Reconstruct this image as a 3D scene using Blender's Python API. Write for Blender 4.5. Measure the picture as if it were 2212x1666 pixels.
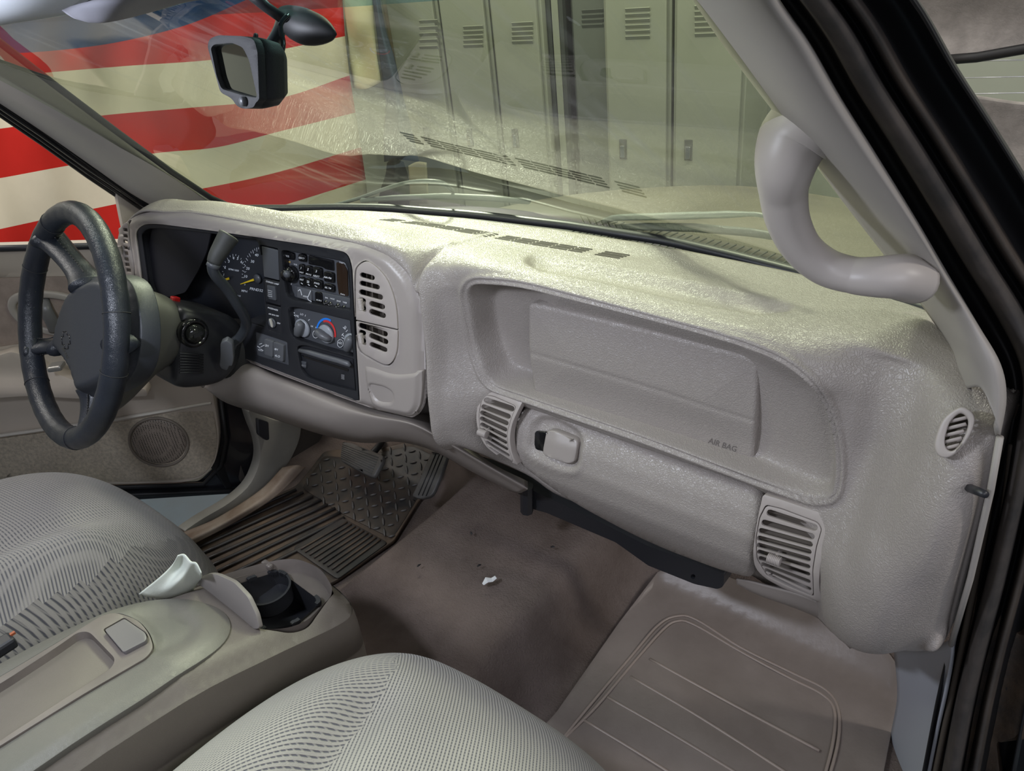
import bpy, bmesh, math, random
import numpy as np
from mathutils import Vector, Matrix, geometry
random.seed(4)
for o in list(bpy.data.objects): bpy.data.objects.remove(o)
SC = bpy.context.scene
COL = SC.collection
PI = math.pi

# ------------------------------------------------------------------ camera
W, H, F = 2212, 1666, 1664.0
AZ, PITCH, ROLL = math.radians(41.9), math.radians(30.8), math.radians(-6.5)
CP = np.array([.82, -.78, 1.16])          # camera: in the open passenger doorway. x right, y forward, z up (cab floor 0)
_f = np.array([-math.sin(AZ)*math.cos(PITCH), math.cos(AZ)*math.cos(PITCH), -math.sin(PITCH)])
_r0 = np.array([math.cos(AZ), math.sin(AZ), 0.0]); _u0 = np.cross(_r0, _f)
_r = math.cos(ROLL)*_r0 + math.sin(ROLL)*_u0
_u = -math.sin(ROLL)*_r0 + math.cos(ROLL)*_u0
cam_data = bpy.data.cameras.new('camera'); cam = bpy.data.objects.new('camera', cam_data); COL.objects.link(cam)
cam_data.sensor_width = 36; cam_data.lens = F/W*36; cam_data.clip_start = .02; cam_data.clip_end = 60
cam.matrix_world = Matrix(((_r[0], _u[0], -_f[0], CP[0]), (_r[1], _u[1], -_f[1], CP[1]), (_r[2], _u[2], -_f[2], CP[2]), (0, 0, 0, 1)))
SC.camera = cam

# ------------------------------------------------------------------ view, world, lights
SC.view_settings.view_transform = 'Standard'; SC.view_settings.look = 'None'
SC.view_settings.gamma = 1; SC.view_settings.use_curve_mapping = False
SC.view_settings.exposure = 0.0
wd = bpy.data.worlds.new('world'); SC.world = wd; wd.use_nodes = True
wd.node_tree.nodes['Background'].inputs[0].default_value = (.88, .88, 1.0, 1)
wd.node_tree.nodes['Background'].inputs[1].default_value = .23

def area(name, loc, target, size, power, color=(1, 1, 1), sizey=None):
    d = bpy.data.lights.new(name, 'AREA'); d.energy = power; d.color = color
    d.shape = 'RECTANGLE' if sizey else 'SQUARE'; d.size = size
    if sizey: d.size_y = sizey
    o = bpy.data.objects.new(name, d); COL.objects.link(o); o.location = loc
    o.rotation_euler = (Vector(target)-Vector(loc)).to_track_quat('-Z', 'Y').to_euler()
    return o
def spot(name, loc, target, power, color, ang, r=.2):
    d = bpy.data.lights.new(name, 'SPOT'); d.energy = power; d.color = color; d.spot_size = math.radians(ang); d.spot_blend = 1; d.shadow_soft_size = r
    o = bpy.data.objects.new(name, d); COL.objects.link(o); o.location = loc
    o.rotation_euler = (Vector(target)-Vector(loc)).to_track_quat('-Z', 'Y').to_euler()
spot('garage_lamp', (-1.6, 1.55, 2.0), (-.13, .03, .745), 430, (1, .97, .88), 24, .16)
spot('garage_lamp', (-.6, 2.0, 2.7), (.05, -.02, .72), 170, (1, .97, .80), 34, .2)
area('garage_ceiling_light', (.5, 2.0, 2.9), (.1, .1, .7), 1.2, 40, (1, .96, .86), .25)
area('unseen_area_light', (2.3, -1.5, 2.0), (.2, -.1, .5), 1.2, 15, (.88, .90, 1), .5)
area('unseen_area_light', (1.2, -2.6, 1.9), (.0, -.2, .4), 1.0, 8, (.92, .93, 1), .5)
area('dome_light', (.0, -.80, 1.165), (.25, -.1, .4), .16, 6.5, (.82, .87, 1), .08)
area('unseen_area_light', (-2.0, -.9, 2.7), (-2.0, 1.0, .8), 1.6, 44, (1, .96, .9), .6)
area('unseen_area_light', (2.8, .4, 2.4), (1.8, 2.6, .9), 1.2, 45, (1, .96, .9), .3)  # unseen lamp added only to brighten the liftgate and ribbed wall
area('unseen_area_light', (-.6, .9, 2.9), (-1.2, 2.6, .4), 1.8, 28, (1, .98, .9), .6)

# ------------------------------------------------------------------ photo pixel -> point in the place
def ray(px, py): return _f*F + _r*(px-W/2) - _u*(py-H/2)
def PXx(px, py, x): r = ray(px, py); return CP + r*(x-CP[0])/r[0]
def PYy(px, py, y): r = ray(px, py); return CP + r*(y-CP[1])/r[1]
def PZz(px, py, z): r = ray(px, py); return CP + r*(z-CP[2])/r[2]
def PT(s):
    px, py, a, v = s
    return {'x': PXx, 'y': PYy, 'z': PZz}[a](px, py, v)
def proj(v):
    d = np.asarray(v, float)-CP; z = d@_f
    return W/2+F*(d@_r)/z, H/2-F*(d@_u)/z
def plane(p0, n):
    p0 = np.asarray(p0, float); n = np.asarray(n, float); n = n/np.linalg.norm(n)
    def S(px, py):
        r = ray(px, py); return CP + r*(((p0-CP)@n)/(r@n))
    return S
def plane3(a, b, c):
    a, b, c = PT(a), PT(b), PT(c); return plane(a, np.cross(b-a, c-a))
IT = 14
def ysurf(g, y0=0.):
    def S(px, py):
        y = y0
        for _ in range(IT):
            q = PYy(px, py, y); y = g(q[0], q[2])
        return PYy(px, py, y)
    return S
def zsurf(g, z0=0.):
    def S(px, py):
        z = z0
        for _ in range(14):
            q = PZz(px, py, z); z = g(q[0], q[1])
        return PZz(px, py, z)
    return S
def nrm(v): v = np.asarray(v, float); return v/np.linalg.norm(v)

# ------------------------------------------------------------------ materials
MATS = {}
def mat(name, color, rough=.5, metal=0., spec=.5, var=0., vscale=8., bump=None, bscale=200., bstr=.2, bdist=.001, coat=0., color2=None, coords='Object'):
    if name in MATS: return MATS[name]
    m = bpy.data.materials.new(name); m.use_nodes = True; nt = m.node_tree; N = nt.nodes; L = nt.links
    b = N['Principled BSDF']; b.inputs['Base Color'].default_value = (*color, 1); b.inputs['Roughness'].default_value = rough
    b.inputs['Metallic'].default_value = metal; b.inputs['Specular IOR Level'].default_value = spec; b.inputs['Coat Weight'].default_value = coat
    tc = N.new('ShaderNodeTexCoord'); V = tc.outputs[coords]
    if var or color2:
        n = N.new('ShaderNodeTexNoise'); n.inputs['Scale'].default_value = vscale; n.inputs['Detail'].default_value = 6; n.inputs['Roughness'].default_value = .6
        L.new(V, n.inputs['Vector'])
        r = N.new('ShaderNodeValToRGB'); c = np.array(color); c2 = np.array(color2) if color2 else c*(1-var)
        r.color_ramp.elements[0].position = .35; r.color_ramp.elements[1].position = .65
        r.color_ramp.elements[0].color = (*c2, 1); r.color_ramp.elements[1].color = (*c, 1)
        L.new(n.outputs[0], r.inputs[0]); L.new(r.outputs[0], b.inputs['Base Color'])
    if bump:
        bp = N.new('ShaderNodeBump'); bp.inputs['Strength'].default_value = bstr; bp.inputs['Distance'].default_value = bdist
        if bump == 'grain':
            n = N.new('ShaderNodeTexNoise'); n.inputs['Scale'].default_value = bscale*.35; n.inputs['Detail'].default_value = 2
            L.new(V, n.inputs['Vector'])
            mx = N.new('ShaderNodeMixRGB'); mx.inputs[0].default_value = .02; L.new(V, mx.inputs[1]); L.new(n.outputs['Color'], mx.inputs[2])
            v = N.new('ShaderNodeTexVoronoi'); v.feature = 'DISTANCE_TO_EDGE'; v.inputs['Scale'].default_value = bscale
            L.new(mx.outputs[0], v.inputs['Vector'])
            n2 = N.new('ShaderNodeTexNoise'); n2.inputs['Scale'].default_value = bscale*.8; n2.inputs['Detail'].default_value = 4; n2.inputs['Distortion'].default_value = 1.2
            L.new(V, n2.inputs['Vector'])
            rr = N.new('ShaderNodeMapRange'); rr.inputs[1].default_value = 0; rr.inputs[2].default_value = .22; L.new(v.outputs['Distance'], rr.inputs[0])
            ad = N.new('ShaderNodeMath'); ad.operation = 'ADD'; L.new(rr.outputs[0], ad.inputs[0]); L.new(n2.outputs[0], ad.inputs[1])
            L.new(ad.outputs[0], bp.inputs['Height'])
        elif bump == 'noise':
            n = N.new('ShaderNodeTexNoise'); n.inputs['Scale'].default_value = bscale; n.inputs['Detail'].default_value = 5; n.inputs['Roughness'].default_value = .7
            L.new(V, n.inputs['Vector']); L.new(n.outputs[0], bp.inputs['Height'])
        L.new(bp.outputs[0], b.inputs['Normal'])
    MATS[name] = m; return m
M_PAD = mat('grained_vinyl', (.345, .312, .287), .36, bump='grain', bscale=250, bstr=.42, bdist=.0008, var=.06, vscale=5)
M_SMOOTH = mat('tan_plastic', (.345, .31, .288), .36, bump='noise', bscale=900, bstr=.15, bdist=.0005, var=.05, vscale=9)
M_LOWER = mat('lower_plastic', (.30, .265, .24), .45, bump='noise', bscale=800, bstr=.2, bdist=.0005, var=.08, vscale=7)
M_VENT = mat('vent_plastic', (.40, .36, .335), .42, bump='noise', bscale=900, bstr=.1, bdist=.0004)
M_DUCT = mat('duct_dark', (.035, .027, .02), .8)
M_BLACK = mat('black_plastic', (.022, .023, .027), .38, bump='noise', bscale=900, bstr=.15, bdist=.0004)
M_BLACKG = mat('black_gloss', (.008, .008, .009), .12, spec=.6)
M_DGREY = mat('dark_grey_plastic', (.075, .08, .09), .42)
M_MGREY = mat('mid_grey_plastic', (.11, .115, .125), .4)
M_LGREY = mat('light_grey_plastic', (.30, .32, .35), .35)
M_WHITE = mat('white_print', (.75, .77, .8), .6)
M_GOLD = mat('amber_print', (.75, .5, .12), .6)
M_YEL = mat('yellow_needle', (.85, .6, .02), .5)
M_RED = mat('red_plastic', (.5, .01, .01), .3)
M_REDP = mat('red_print', (.7, .04, .04), .5)
M_BLUEP = mat('blue_print', (.02, .22, .8), .5)
M_CHROME = mat('chrome', (.7, .7, .72), .15, metal=1)

# ------------------------------------------------------------------ object helpers
def link(o, parent=None):
    COL.objects.link(o)
    if parent is not None: o.parent = parent
    return o
def tag(o, label=None, cat=None, group=None, kind=None):
    if label: o['label'] = label
    if cat: o['category'] = cat
    if group: o['group'] = group
    if kind: o['kind'] = kind
    return o
def thing(name, label, cat, loc=(0, 0, 0), group=None):
    o = bpy.data.objects.new(name, None); o.empty_display_size = .02; COL.objects.link(o); o.location = [float(a) for a in loc]
    return tag(o, label, cat, group)
def mesh(name, verts, faces, m, parent=None, smooth=True, fm=None, mats=None):
    """verts in world coordinates; object origin goes to their centre"""
    V = np.array(verts, float)
    c = V.mean(0)
    me = bpy.data.meshes.new(name); me.from_pydata([tuple(v) for v in V-c], [], [tuple(int(i) for i in f) for f in faces])
    for k in (mats or [m]): me.materials.append(k)
    me.validate()
    if fm is not None and len(fm) == len(me.polygons):
        for p, i in zip(me.polygons, fm): p.material_index = i
    bm = bmesh.new(); bm.from_mesh(me); bmesh.ops.recalc_face_normals(bm, faces=bm.faces); bm.to_mesh(me); bm.free()
    if smooth: me.shade_smooth()
    o = bpy.data.objects.new(name, me); o.location = c; link(o)
    if parent is not None:
        o.parent = parent; o.location = Vector(c)-wloc(parent)
    return o
def wloc(o):
    v = Vector((0, 0, 0))
    while o is not None: v = v+Vector(o.location); o = o.parent
    return v
def bevel(o, w=.0015, seg=2, ang=40):
    b = o.modifiers.new('bevel', 'BEVEL'); b.width = w; b.segments = seg; b.limit_method = 'ANGLE'; b.angle_limit = math.radians(ang)
    b.harden_normals = False
    return o
def sharp(o, ang=40):
    o.data.set_sharp_from_angle(angle=math.radians(ang)); return o

class MB:
    """collects shapes into one mesh"""
    def __init__(s): s.v = []; s.f = []; s.m = []; s.mi = 0
    def add(s, V, Fc):
        b = len(s.v); s.v += [tuple(float(q) for q in a) for a in V]; s.f += [tuple(b+i for i in f) for f in Fc]; s.m += [s.mi]*len(Fc)
    def build(s, name, m, parent=None, smooth=True, mats=None): return mesh(name, s.v, s.f, m, parent, smooth, s.m if mats else None, mats)
    def box(s, c, sx, sy, sz, R=None):
        c = np.asarray(c, float); R = np.eye(3) if R is None else np.asarray(R)
        V = [c+R@np.array([a*sx/2, b*sy/2, d*sz/2]) for a in (-1, 1) for b in (-1, 1) for d in (-1, 1)]
        s.add(V, [(0, 1, 3, 2), (4, 6, 7, 5), (0, 4, 5, 1), (2, 3, 7, 6), (0, 2, 6, 4), (1, 5, 7, 3)])
    def tube(s, pts, rad, n=12, closed=False, cap=True, flat=None):
        P = [np.asarray(p, float) for p in pts]; k = len(P)
        R = rad if hasattr(rad, '__len__') else [rad]*k
        T = []
        for i in range(k):
            a = P[(i-1) % k] if (closed or i > 0) else P[i]; b = P[(i+1) % k] if (closed or i < k-1) else P[i]
            T.append(nrm(b-a))
        up = np.array([0, 0, 1.]) if abs(T[0][2]) < .9 else np.array([1., 0, 0])
        u = nrm(np.cross(T[0], up)); V = []
        for i in range(k):
            u = nrm(u-T[i]*(u@T[i])); w = np.cross(T[i], u)
            for j in range(n):
                a = 2*PI*j/n; fl = flat if flat else 1
                V.append(P[i]+R[i]*(math.cos(a)*u+fl*math.sin(a)*w))
        Fc = []
        for i in range(k if closed else k-1):
            i2 = (i+1) % k
            for j in range(n): Fc.append((i*n+j, i*n+(j+1) % n, i2*n+(j+1) % n, i2*n+j))
        if cap and not closed: Fc += [tuple(range(n-1, -1, -1)), tuple((k-1)*n+j for j in range(n))]
        s.add(V, Fc)
    def sweep(s, pts, secs, ups, closed_sec=True, cap=True):
        """section (list of (a,b)) swept; a along side vector, b along up"""
        P = [np.asarray(p, float) for p in pts]; k = len(P); n = len(secs[0]) ; V = []
        for i in range(k):
            t = nrm(P[min(i+1, k-1)]-P[max(i-1, 0)]); up = np.asarray(ups[i] if hasattr(ups[0], '__len__') else ups, float)
            side = nrm(np.cross(t, up)); up2 = np.cross(side, t)
            sec = secs[i] if len(secs) == k else secs[0]
            for a, b in sec: V.append(P[i]+side*a+up2*b)
        Fc = []
        for i in range(k-1):
            for j in range(n if closed_sec else n-1): Fc.append((i*n+j, i*n+(j+1) % n, (i+1)*n+(j+1) % n, (i+1)*n+j))
        if cap and closed_sec: Fc += [tuple(range(n-1, -1, -1)), tuple((k-1)*n+j for j in range(n))]
        s.add(V, Fc)
    def lathe(s, base, axis, prof, n=24, up=None):
        """prof list of (radius, height along axis)"""
        ax = nrm(axis); t = np.array([0, 0, 1.]) if abs(ax[2]) < .9 else np.array([1., 0, 0])
        u = nrm(np.cross(ax, t)); w = np.cross(ax, u); base = np.asarray(base, float); V = []
        for r, h in prof:
            for j in range(n): a = 2*PI*j/n; V.append(base+ax*h+r*(math.cos(a)*u+math.sin(a)*w))
        Fc = []
        for i in range(len(prof)-1):
            for j in range(n): Fc.append((i*n+j, i*n+(j+1) % n, (i+1)*n+(j+1) % n, (i+1)*n+j))
        Fc += [tuple(range(n-1, -1, -1)), tuple((len(prof)-1)*n+j for j in range(n))]
        s.add(V, Fc)

def cr(P, n):
    """Catmull-Rom through points, n samples per span"""
    P = [np.asarray(p, float) for p in P]; out = []
    Q = [2*P[0]-P[1]]+P+[2*P[-1]-P[-2]]
    for i in range(1, len(Q)-2):
        a, b, c, d = Q[i-1:i+3]
        for k in range(n):
            t = k/n; out.append(.5*((2*b)+(c-a)*t+(2*a-5*b+4*c-d)*t*t+(3*b-a-3*c+d)*t**3))
    out.append(P[-1]); return out
def crc(P, n):
    P = [np.asarray(p, float) for p in P]; k = len(P); out = []
    for i in range(k):
        a, b, c, d = P[i-1], P[i], P[(i+1) % k], P[(i+2) % k]
        for j in range(n):
            t = j/n; out.append(.5*((2*b)+(c-a)*t+(2*a-5*b+4*c-d)*t*t+(3*b-a-3*c+d)*t**3))
    return out
def netgrid(net, nu, nv):
    """net[row][col] of 3D points -> dense grid"""
    rows = [cr(r, nv) for r in net]
    cols = [cr([r[j] for r in rows], nu) for j in range(len(rows[0]))]
    return np.array(cols).transpose(1, 0, 2)          # [i along rows][j along cols]
def gridfaces(a, b): return [(i*b+j, i*b+j+1, (i+1)*b+j+1, (i+1)*b+j) for i in range(a-1) for j in range(b-1)]
def netmesh(name, net, nu, nv, m, parent=None, thick=0, disp=None):
    if not isinstance(net[0][0], np.ndarray): net = [[PT(p) if len(p) == 4 else np.array(p, float) for p in r] for r in net]
    G = netgrid(net, nu, nv)
    if disp: G = disp(G)
    a, b = G.shape[:2]
    o = mesh(name, G.reshape(-1, 3), gridfaces(a, b), m, parent)
    me = o.data; w = np.array(wloc(o)); sgn = 0
    for p in me.polygons: sgn += float(np.array(p.normal)@(CP-w-np.array(p.center)))*p.area
    if sgn < 0: me.flip_normals()
    if thick:
        s = o.modifiers.new('solid', 'SOLIDIFY'); s.thickness = abs(thick); s.offset = -1
    return o

# ------------------------------------------------------------------ plates cut out of surfaces
def rpoly(pts, r=4, n=4):
    """round the corners; r one number or one per corner"""
    out = []; k = len(pts)
    for i in range(k):
        p = np.array(pts[i], float); a = np.array(pts[i-1], float); b = np.array(pts[(i+1) % k], float)
        rr = r[i] if hasattr(r, '__len__') else r
        da, db = np.linalg.norm(a-p), np.linalg.norm(b-p); q = min(rr, da*.48, db*.48)
        if q < .2: out.append(p); continue
        s, e = p+(a-p)/da*q, p+(b-p)/db*q
        for j in range(n+1): t = j/n; out.append((1-t)**2*s+2*t*(1-t)*p+t*t*e)
    return out
def spoly(pts, n=6): return crc([np.array(p, float) for p in pts], n)
def capsule(a, b, w, n=5):
    a = np.array(a, float); b = np.array(b, float); d = nrm(b-a); s = np.array([-d[1], d[0]]); out = []; h = w/2; a = a+d*h; b = b-d*h
    for j in range(n+1): t = -PI/2+PI*j/n; out.append(b+h*(math.cos(t)*d+math.sin(t)*s))
    for j in range(n+1): t = PI/2+PI*j/n; out.append(a+h*(math.cos(t)*d+math.sin(t)*s))
    return out
def ellipse(c, rx, ry, ang=0, n=24):
    c = np.array(c, float); ca, sa = math.cos(math.radians(ang)), math.sin(math.radians(ang))
    return [c+np.array([rx*math.cos(2*PI*i/n)*ca-ry*math.sin(2*PI*i/n)*sa, rx*math.cos(2*PI*i/n)*sa+ry*math.sin(2*PI*i/n)*ca]) for i in range(n)]
def inside(p, poly):
    x, y = p; c = False; j = len(poly)-1
    for i in range(len(poly)):
        xi, yi = poly[i]; xj, yj = poly[j]
        if (yi > y) != (yj > y) and x < (xj-xi)*(y-yi)/(yj-yi)+xi: c = not c
        j = i
    return c
def segdist(P, poly):
    """distance of many 2D points to a closed polygon, negative inside"""
    P = np.asarray(P, float); A = np.array(poly, float); B = np.roll(A, -1, 0); D = np.full(len(P), 1e9); ins = np.zeros(len(P), bool)
    for a, b in zip(A, B):
        ab = b-a; t = np.clip(((P-a)@ab)/(ab@ab+1e-12), 0, 1); q = a+t[:, None]*ab; D = np.minimum(D, np.linalg.norm(P-q, axis=1))
        cond = (a[1] > P[:, 1]) != (b[1] > P[:, 1])
        xi = (b[0]-a[0])*(P[:, 1]-a[1])/((b[1]-a[1]) if abs(b[1]-a[1]) > 1e-9 else 1e-9)+a[0]
        ins ^= cond & (P[:, 0] < xi)
    return np.where(ins, -D, D)
def sm(x, a, b): t = np.clip((x-a)/(b-a), 0, 1); return t*t*(3-2*t)
def shell(name, outline, holes, S, thick, m, parent=None, step=0, back=None, lift=0, bev=.0008, disp=None, build=True, fwd=None):
    """plate with holes: shape given by its outline, lying on surface S; thick metres away from the viewer"""
    loops = [outline]+list(holes); vc = []; ed = []
    for lp in loops:
        b = len(vc); vc += [Vector((float(p[0]), float(p[1]))) for p in lp]; ed += [(b+i, b+(i+1) % len(lp)) for i in range(len(lp))]
    nb = len(vc)
    if step:
        xs = [p[0] for p in outline]; ys = [p[1] for p in outline]
        gx = np.arange(min(xs)+step*.5, max(xs), step); gy = np.arange(min(ys)+step*.5, max(ys), step)
        GP = np.array([(x, y) for x in gx for y in gy])
        if len(GP):
            d = segdist(GP, outline); ok = d < -step*.4
            for h in holes: ok &= segdist(GP, h) > step*.4
            vc += [Vector((float(p[0]), float(p[1]))) for p in GP[ok]]
    rv, re, rf, ov, oe, of = geometry.delaunay_2d_cdt(vc, ed, [], 0, 1e-4)
    T = []
    cen = np.array([[sum(rv[i][0] for i in f)/3, sum(rv[i][1] for i in f)/3] for f in rf])
    keep = segdist(cen, outline) < 0
    for h in holes: keep &= segdist(cen, h) > 0
    T = [tuple(f) for f, k in zip(rf, keep) if k]
    P2 = [(v[0], v[1]) for v in rv]
    Vf = np.array([S(*p) for p in P2])
    n = nrm(np.cross(S(outline[0][0]+5, outline[0][1])-S(*outline[0]), S(outline[0][0], outline[0][1]+5)-S(*outline[0])))
    if back is not None: n = nrm(back)
    elif n@(Vf.mean(0)-CP) < 0: n = -n
    if lift: Vf = Vf-n*lift
    if disp is not None: Vf = Vf+np.outer(disp(np.array(P2)), n)
    if thick == 0:
        return mesh(name, Vf, T, m, parent)
    Vb = Vf+n*thick; N = len(Vf)
    cnt = {}
    for f in T:
        for a, b in ((f[0], f[1]), (f[1], f[2]), (f[2], f[0])): cnt[(a, b)] = 1
    Fc = list(T)+[(f[2]+N, f[1]+N, f[0]+N) for f in T]
    for (a, b) in cnt:
        if (b, a) not in cnt: Fc.append((b, a, a+N, b+N))
    if build is False: return np.vstack([Vf, Vb]), Fc
    o = mesh(name, np.vstack([Vf, Vb]), Fc, m, parent)
    if bev: bevel(o, bev, 2, 50)
    else: sharp(o, 40)
    return o
def text_into(mb, s, org, right, size, S, up=None, lift=.0004, bold=0, align='LEFT'):
    """lettering laid onto surface S. org and right: where the baseline starts and a point along it"""
    c = bpy.data.curves.new('t', 'FONT'); c.body = s; c.size = 1; c.align_x = align; c.offset = bold; c.resolution_u = 2
    o = bpy.data.objects.new('t', c); COL.objects.link(o); dg = bpy.context.evaluated_depsgraph_get(); dg.update()
    me = bpy.data.meshes.new_from_object(o.evaluated_get(dg))
    V = [v.co.copy() for v in me.vertices]; Fc = [tuple(p.vertices) for p in me.polygons]
    bpy.data.objects.remove(o); bpy.data.curves.remove(c); bpy.data.meshes.remove(me)
    org = np.array(org, float); d = nrm(np.array(right, float)-org); u = nrm(up) if up is not None else np.array([d[1], -d[0]])
    out = []
    for v in V:
        p = org+d*v.x*size+u*v.y*size*1.0
        q = S(*p); out.append(q+nrm(CP-q)*lift)
    if V: mb.add(out, Fc)
def stroke(mb, a, b, w, S, lift=.0004):
    a = np.array(a, float); b = np.array(b, float); d = nrm(b-a); s = np.array([-d[1], d[0]])*w/2
    out = []
    for p in (a-s, b-s, b+s, a+s): q = S(*p); out.append(q+nrm(CP-q)*lift)
    mb.add(out, [(0, 1, 2, 3)])
def interp(x, xs, ys): return float(np.interp(x, xs, ys))

# ================================================================== DASHBOARD
dash = thing('dashboard', 'tan grained dashboard running across the cab below the windshield', 'dashboard', (0, 0, .5))
WBX = [-.80, -.66, -.541, -.459, -.377, -.283, -.086, .098, .267, .414, .532, .654, .72, .80]
WBY = [-.11, -.045, .004, .038, .078, .112, .150, .170, .174, .169, .156, .127, .10, .06]
def yw(x): return interp(x, WBX, WBY)
# skin of the dash: columns across the cab, rows from the glass down to the knees
def seamcol(x):
    xs = [-.60, -.481, -.363, -.254, -.153, -.078, -.026, .007, .02]; zs = [.772, .783, .781, .776, .773, .769, .756, .731, .70]
    zz = interp(x, xs, zs); ys = -.09+.13*(x+.12)+.15*(zz-.75); w = yw(x)
    k = sm(x, -.12, .0); ce = (1-k)*(zz+.006)+k*.753; cy = (1-k)*(ys+.05)+k*(-.0)
    return [(w+.004, .732), (w-.03, .736), (max(ys+.10, .5*(w+ys)), .752-.006*k), (cy, ce), (ys+.012+.006*k, zz+.002+k*.012), (ys+.006, zz-.004), (ys+.03, zz-.012), (ys+.07, zz-.06), (ys+.08, .62), (ys+.08, .56), (ys+.08, .53), (ys+.08, .50), (ys+.07, .45), (ys+.06, .40)]
COLS = [(-.735, [(-.10, .715), (-.11, .72), (-.12, .722), (-.14, .722), (-.15, .72), (-.15, .70), (-.14, .69), (-.12, .66), (-.1, .62), (-.1, .56), (-.1, .53), (-.1, .50), (-.1, .47), (-.1, .45)]),
        (-.70, [(-.075, .728), (-.09, .732), (-.10, .736), (-.13, .738), (-.145, .738), (-.15, .73), (-.13, .72), (-.1, .66), (-.09, .62), (-.09, .56), (-.09, .53), (-.09, .50), (-.09, .47), (-.09, .45)])]
for x in (-.62, -.54, -.46, -.36, -.26, -.17, -.10, -.05, -.02, .004, .016): COLS.append((x, seamcol(x)))
COLS += [
 (.028, [(yw(.028)+.004, .732), (.11, .737), (.06, .742), (-.01, .752), (-.055, .742), (-.072, .72), (-.078, .69), (-.084, .62), (-.092, .57), (-.096, .54), (-.098, .51), (-.10, .475), (-.095, .45), (-.08, .425)]),
 (.055, [(yw(.055)+.004, .732), (.11, .737), (.06, .742), (-.005, .752), (-.045, .744), (-.056, .72), (-.056, .69), (-.058, .62), (-.072, .57), (-.084, .54), (-.09, .51), (-.09, .485), (-.082, .45), (-.06, .425)]),
 (.09, [(yw(.09)+.004, .732), (.11, .737), (.06, .742), (-.01, .754), (-.045, .750), (-.05, .725), (-.042, .69), (-.035, .62), (-.05, .57), (-.062, .54), (-.066, .51), (-.06, .48), (-.05, .43), (-.02, .385)]),
 (.13, [(yw(.13)+.004, .732), (.11, .737), (.06, .742), (-.01, .756), (-.047, .754), (-.052, .73), (-.04, .69), (-.028, .62), (-.03, .57), (-.042, .55), (-.034, .525), (.0, .51), (.02, .42), (.01, .35)]),
]
for x in (.18, .26, .36, .46, .52): 
    e = (.756-.008*sm(x, .2, .55))
    COLS.append((x, [(yw(x)+.004, .732), (.11, .737), (.06, .742), (-.01, e), (-.046, e-.002), (-.052, e-.026), (-.036, .69), (-.027, .62), (-.028, .57), (-.042, .552), (-.033, .53), (.0, .515), (.02, .42), (.01, .335)]))
COLS += [
 (.565, [(yw(.565)+.004, .732), (.10, .737), (.05, .742), (-.005, .745), (-.044, .738), (-.052, .715), (-.038, .68), (-.03, .62), (-.03, .57), (-.044, .545), (-.035, .52), (-.01, .49), (.01, .42), (.0, .335)]),
 (.60, [(yw(.60)+.004, .732), (.10, .737), (.05, .742), (0, .744), (-.030, .734), (-.048, .71), (-.042, .68), (-.035, .62), (-.036, .57), (-.05, .535), (-.045, .50), (-.03, .46), (-.0, .41), (.0, .335)]),
 (.635, [(yw(.635)+.004, .732), (.09, .737), (.05, .742), (0, .742), (-.012, .728), (-.028, .705), (-.032, .68), (-.036, .62), (-.044, .57), (-.058, .53), (-.07, .49), (-.066, .45), (-.05, .40), (-.02, .335)]),
 (.66, [(yw(.66), .732), (.09, .737), (.05, .742), (0, .738), (-.005, .726), (-.018, .70), (-.025, .67), (-.034, .62), (-.052, .57), (-.074, .525), (-.09, .485), (-.09, .44), (-.075, .39), (-.045, .35)]),
 (.69, [(yw(.69), .732), (.06, .737), (.03, .74), (0, .736), (-.012, .726), (-.026, .70), (-.04, .67), (-.060, .62), (-.080, .57), (-.098, .525), (-.104, .48), (-.102, .43), (-.085, .385), (-.055, .36)]),
 (.72, [(.06, .73), (.04, .735), (.02, .738), (0, .736), (-.032, .728), (-.055, .705), (-.072, .67), (-.09, .62), (-.10, .57), (-.106, .525), (-.108, .48), (-.10, .43), (-.08, .39), (-.05, .37)]),
 (.75, [(.03, .728), (.02, .73), (.01, .733), (-.01, .732), (-.045, .726), (-.074, .706), (-.092, .67), (-.104, .62), (-.104, .57), (-.096, .525), (-.088, .48), (-.078, .44), (-.062, .405), (-.05, .385)]),
 (.772, [(.0, .722), (0, .722), (-.01, .725), (-.03, .724), (-.055, .718), (-.066, .70), (-.074, .67), (-.078, .62), (-.074, .57), (-.068, .525), (-.06, .48), (-.056, .45), (-.07, .425), (-.05, .41)]),
 (.777, [(.06, .71), (.05, .71), (.04, .71), (.02, .71), (.01, .708), (0, .695), (0, .67), (0, .62), (0, .57), (0, .525), (0, .48), (0, .45), (0, .43), (0, .415)]),
]
net = [[np.array([x, p[i][0], p[i][1]]) for x, p in COLS] for i in range(14)]
RECESS = rpoly([(1012, 612), (1120, 618), (1400, 690), (1590, 742), (1700, 785), (1772, 850), (1800, 930), (1808, 1010), (1800, 1066), (1760, 1070), (1640, 1028), (1400, 937), (1120, 842), (1060, 822), (1030, 740)], [30, 60, 100, 90, 80, 80, 60, 40, 40, 30, 40, 100, 60, 50, 60], 5)
TROUGH = rpoly([(1135, 566), (1170, 583), (1300, 606), (1500, 652), (1640, 676), (1712, 668), (1700, 656), (1500, 612), (1300, 574), (1180, 552), (1145, 552)], 12, 4)
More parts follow.
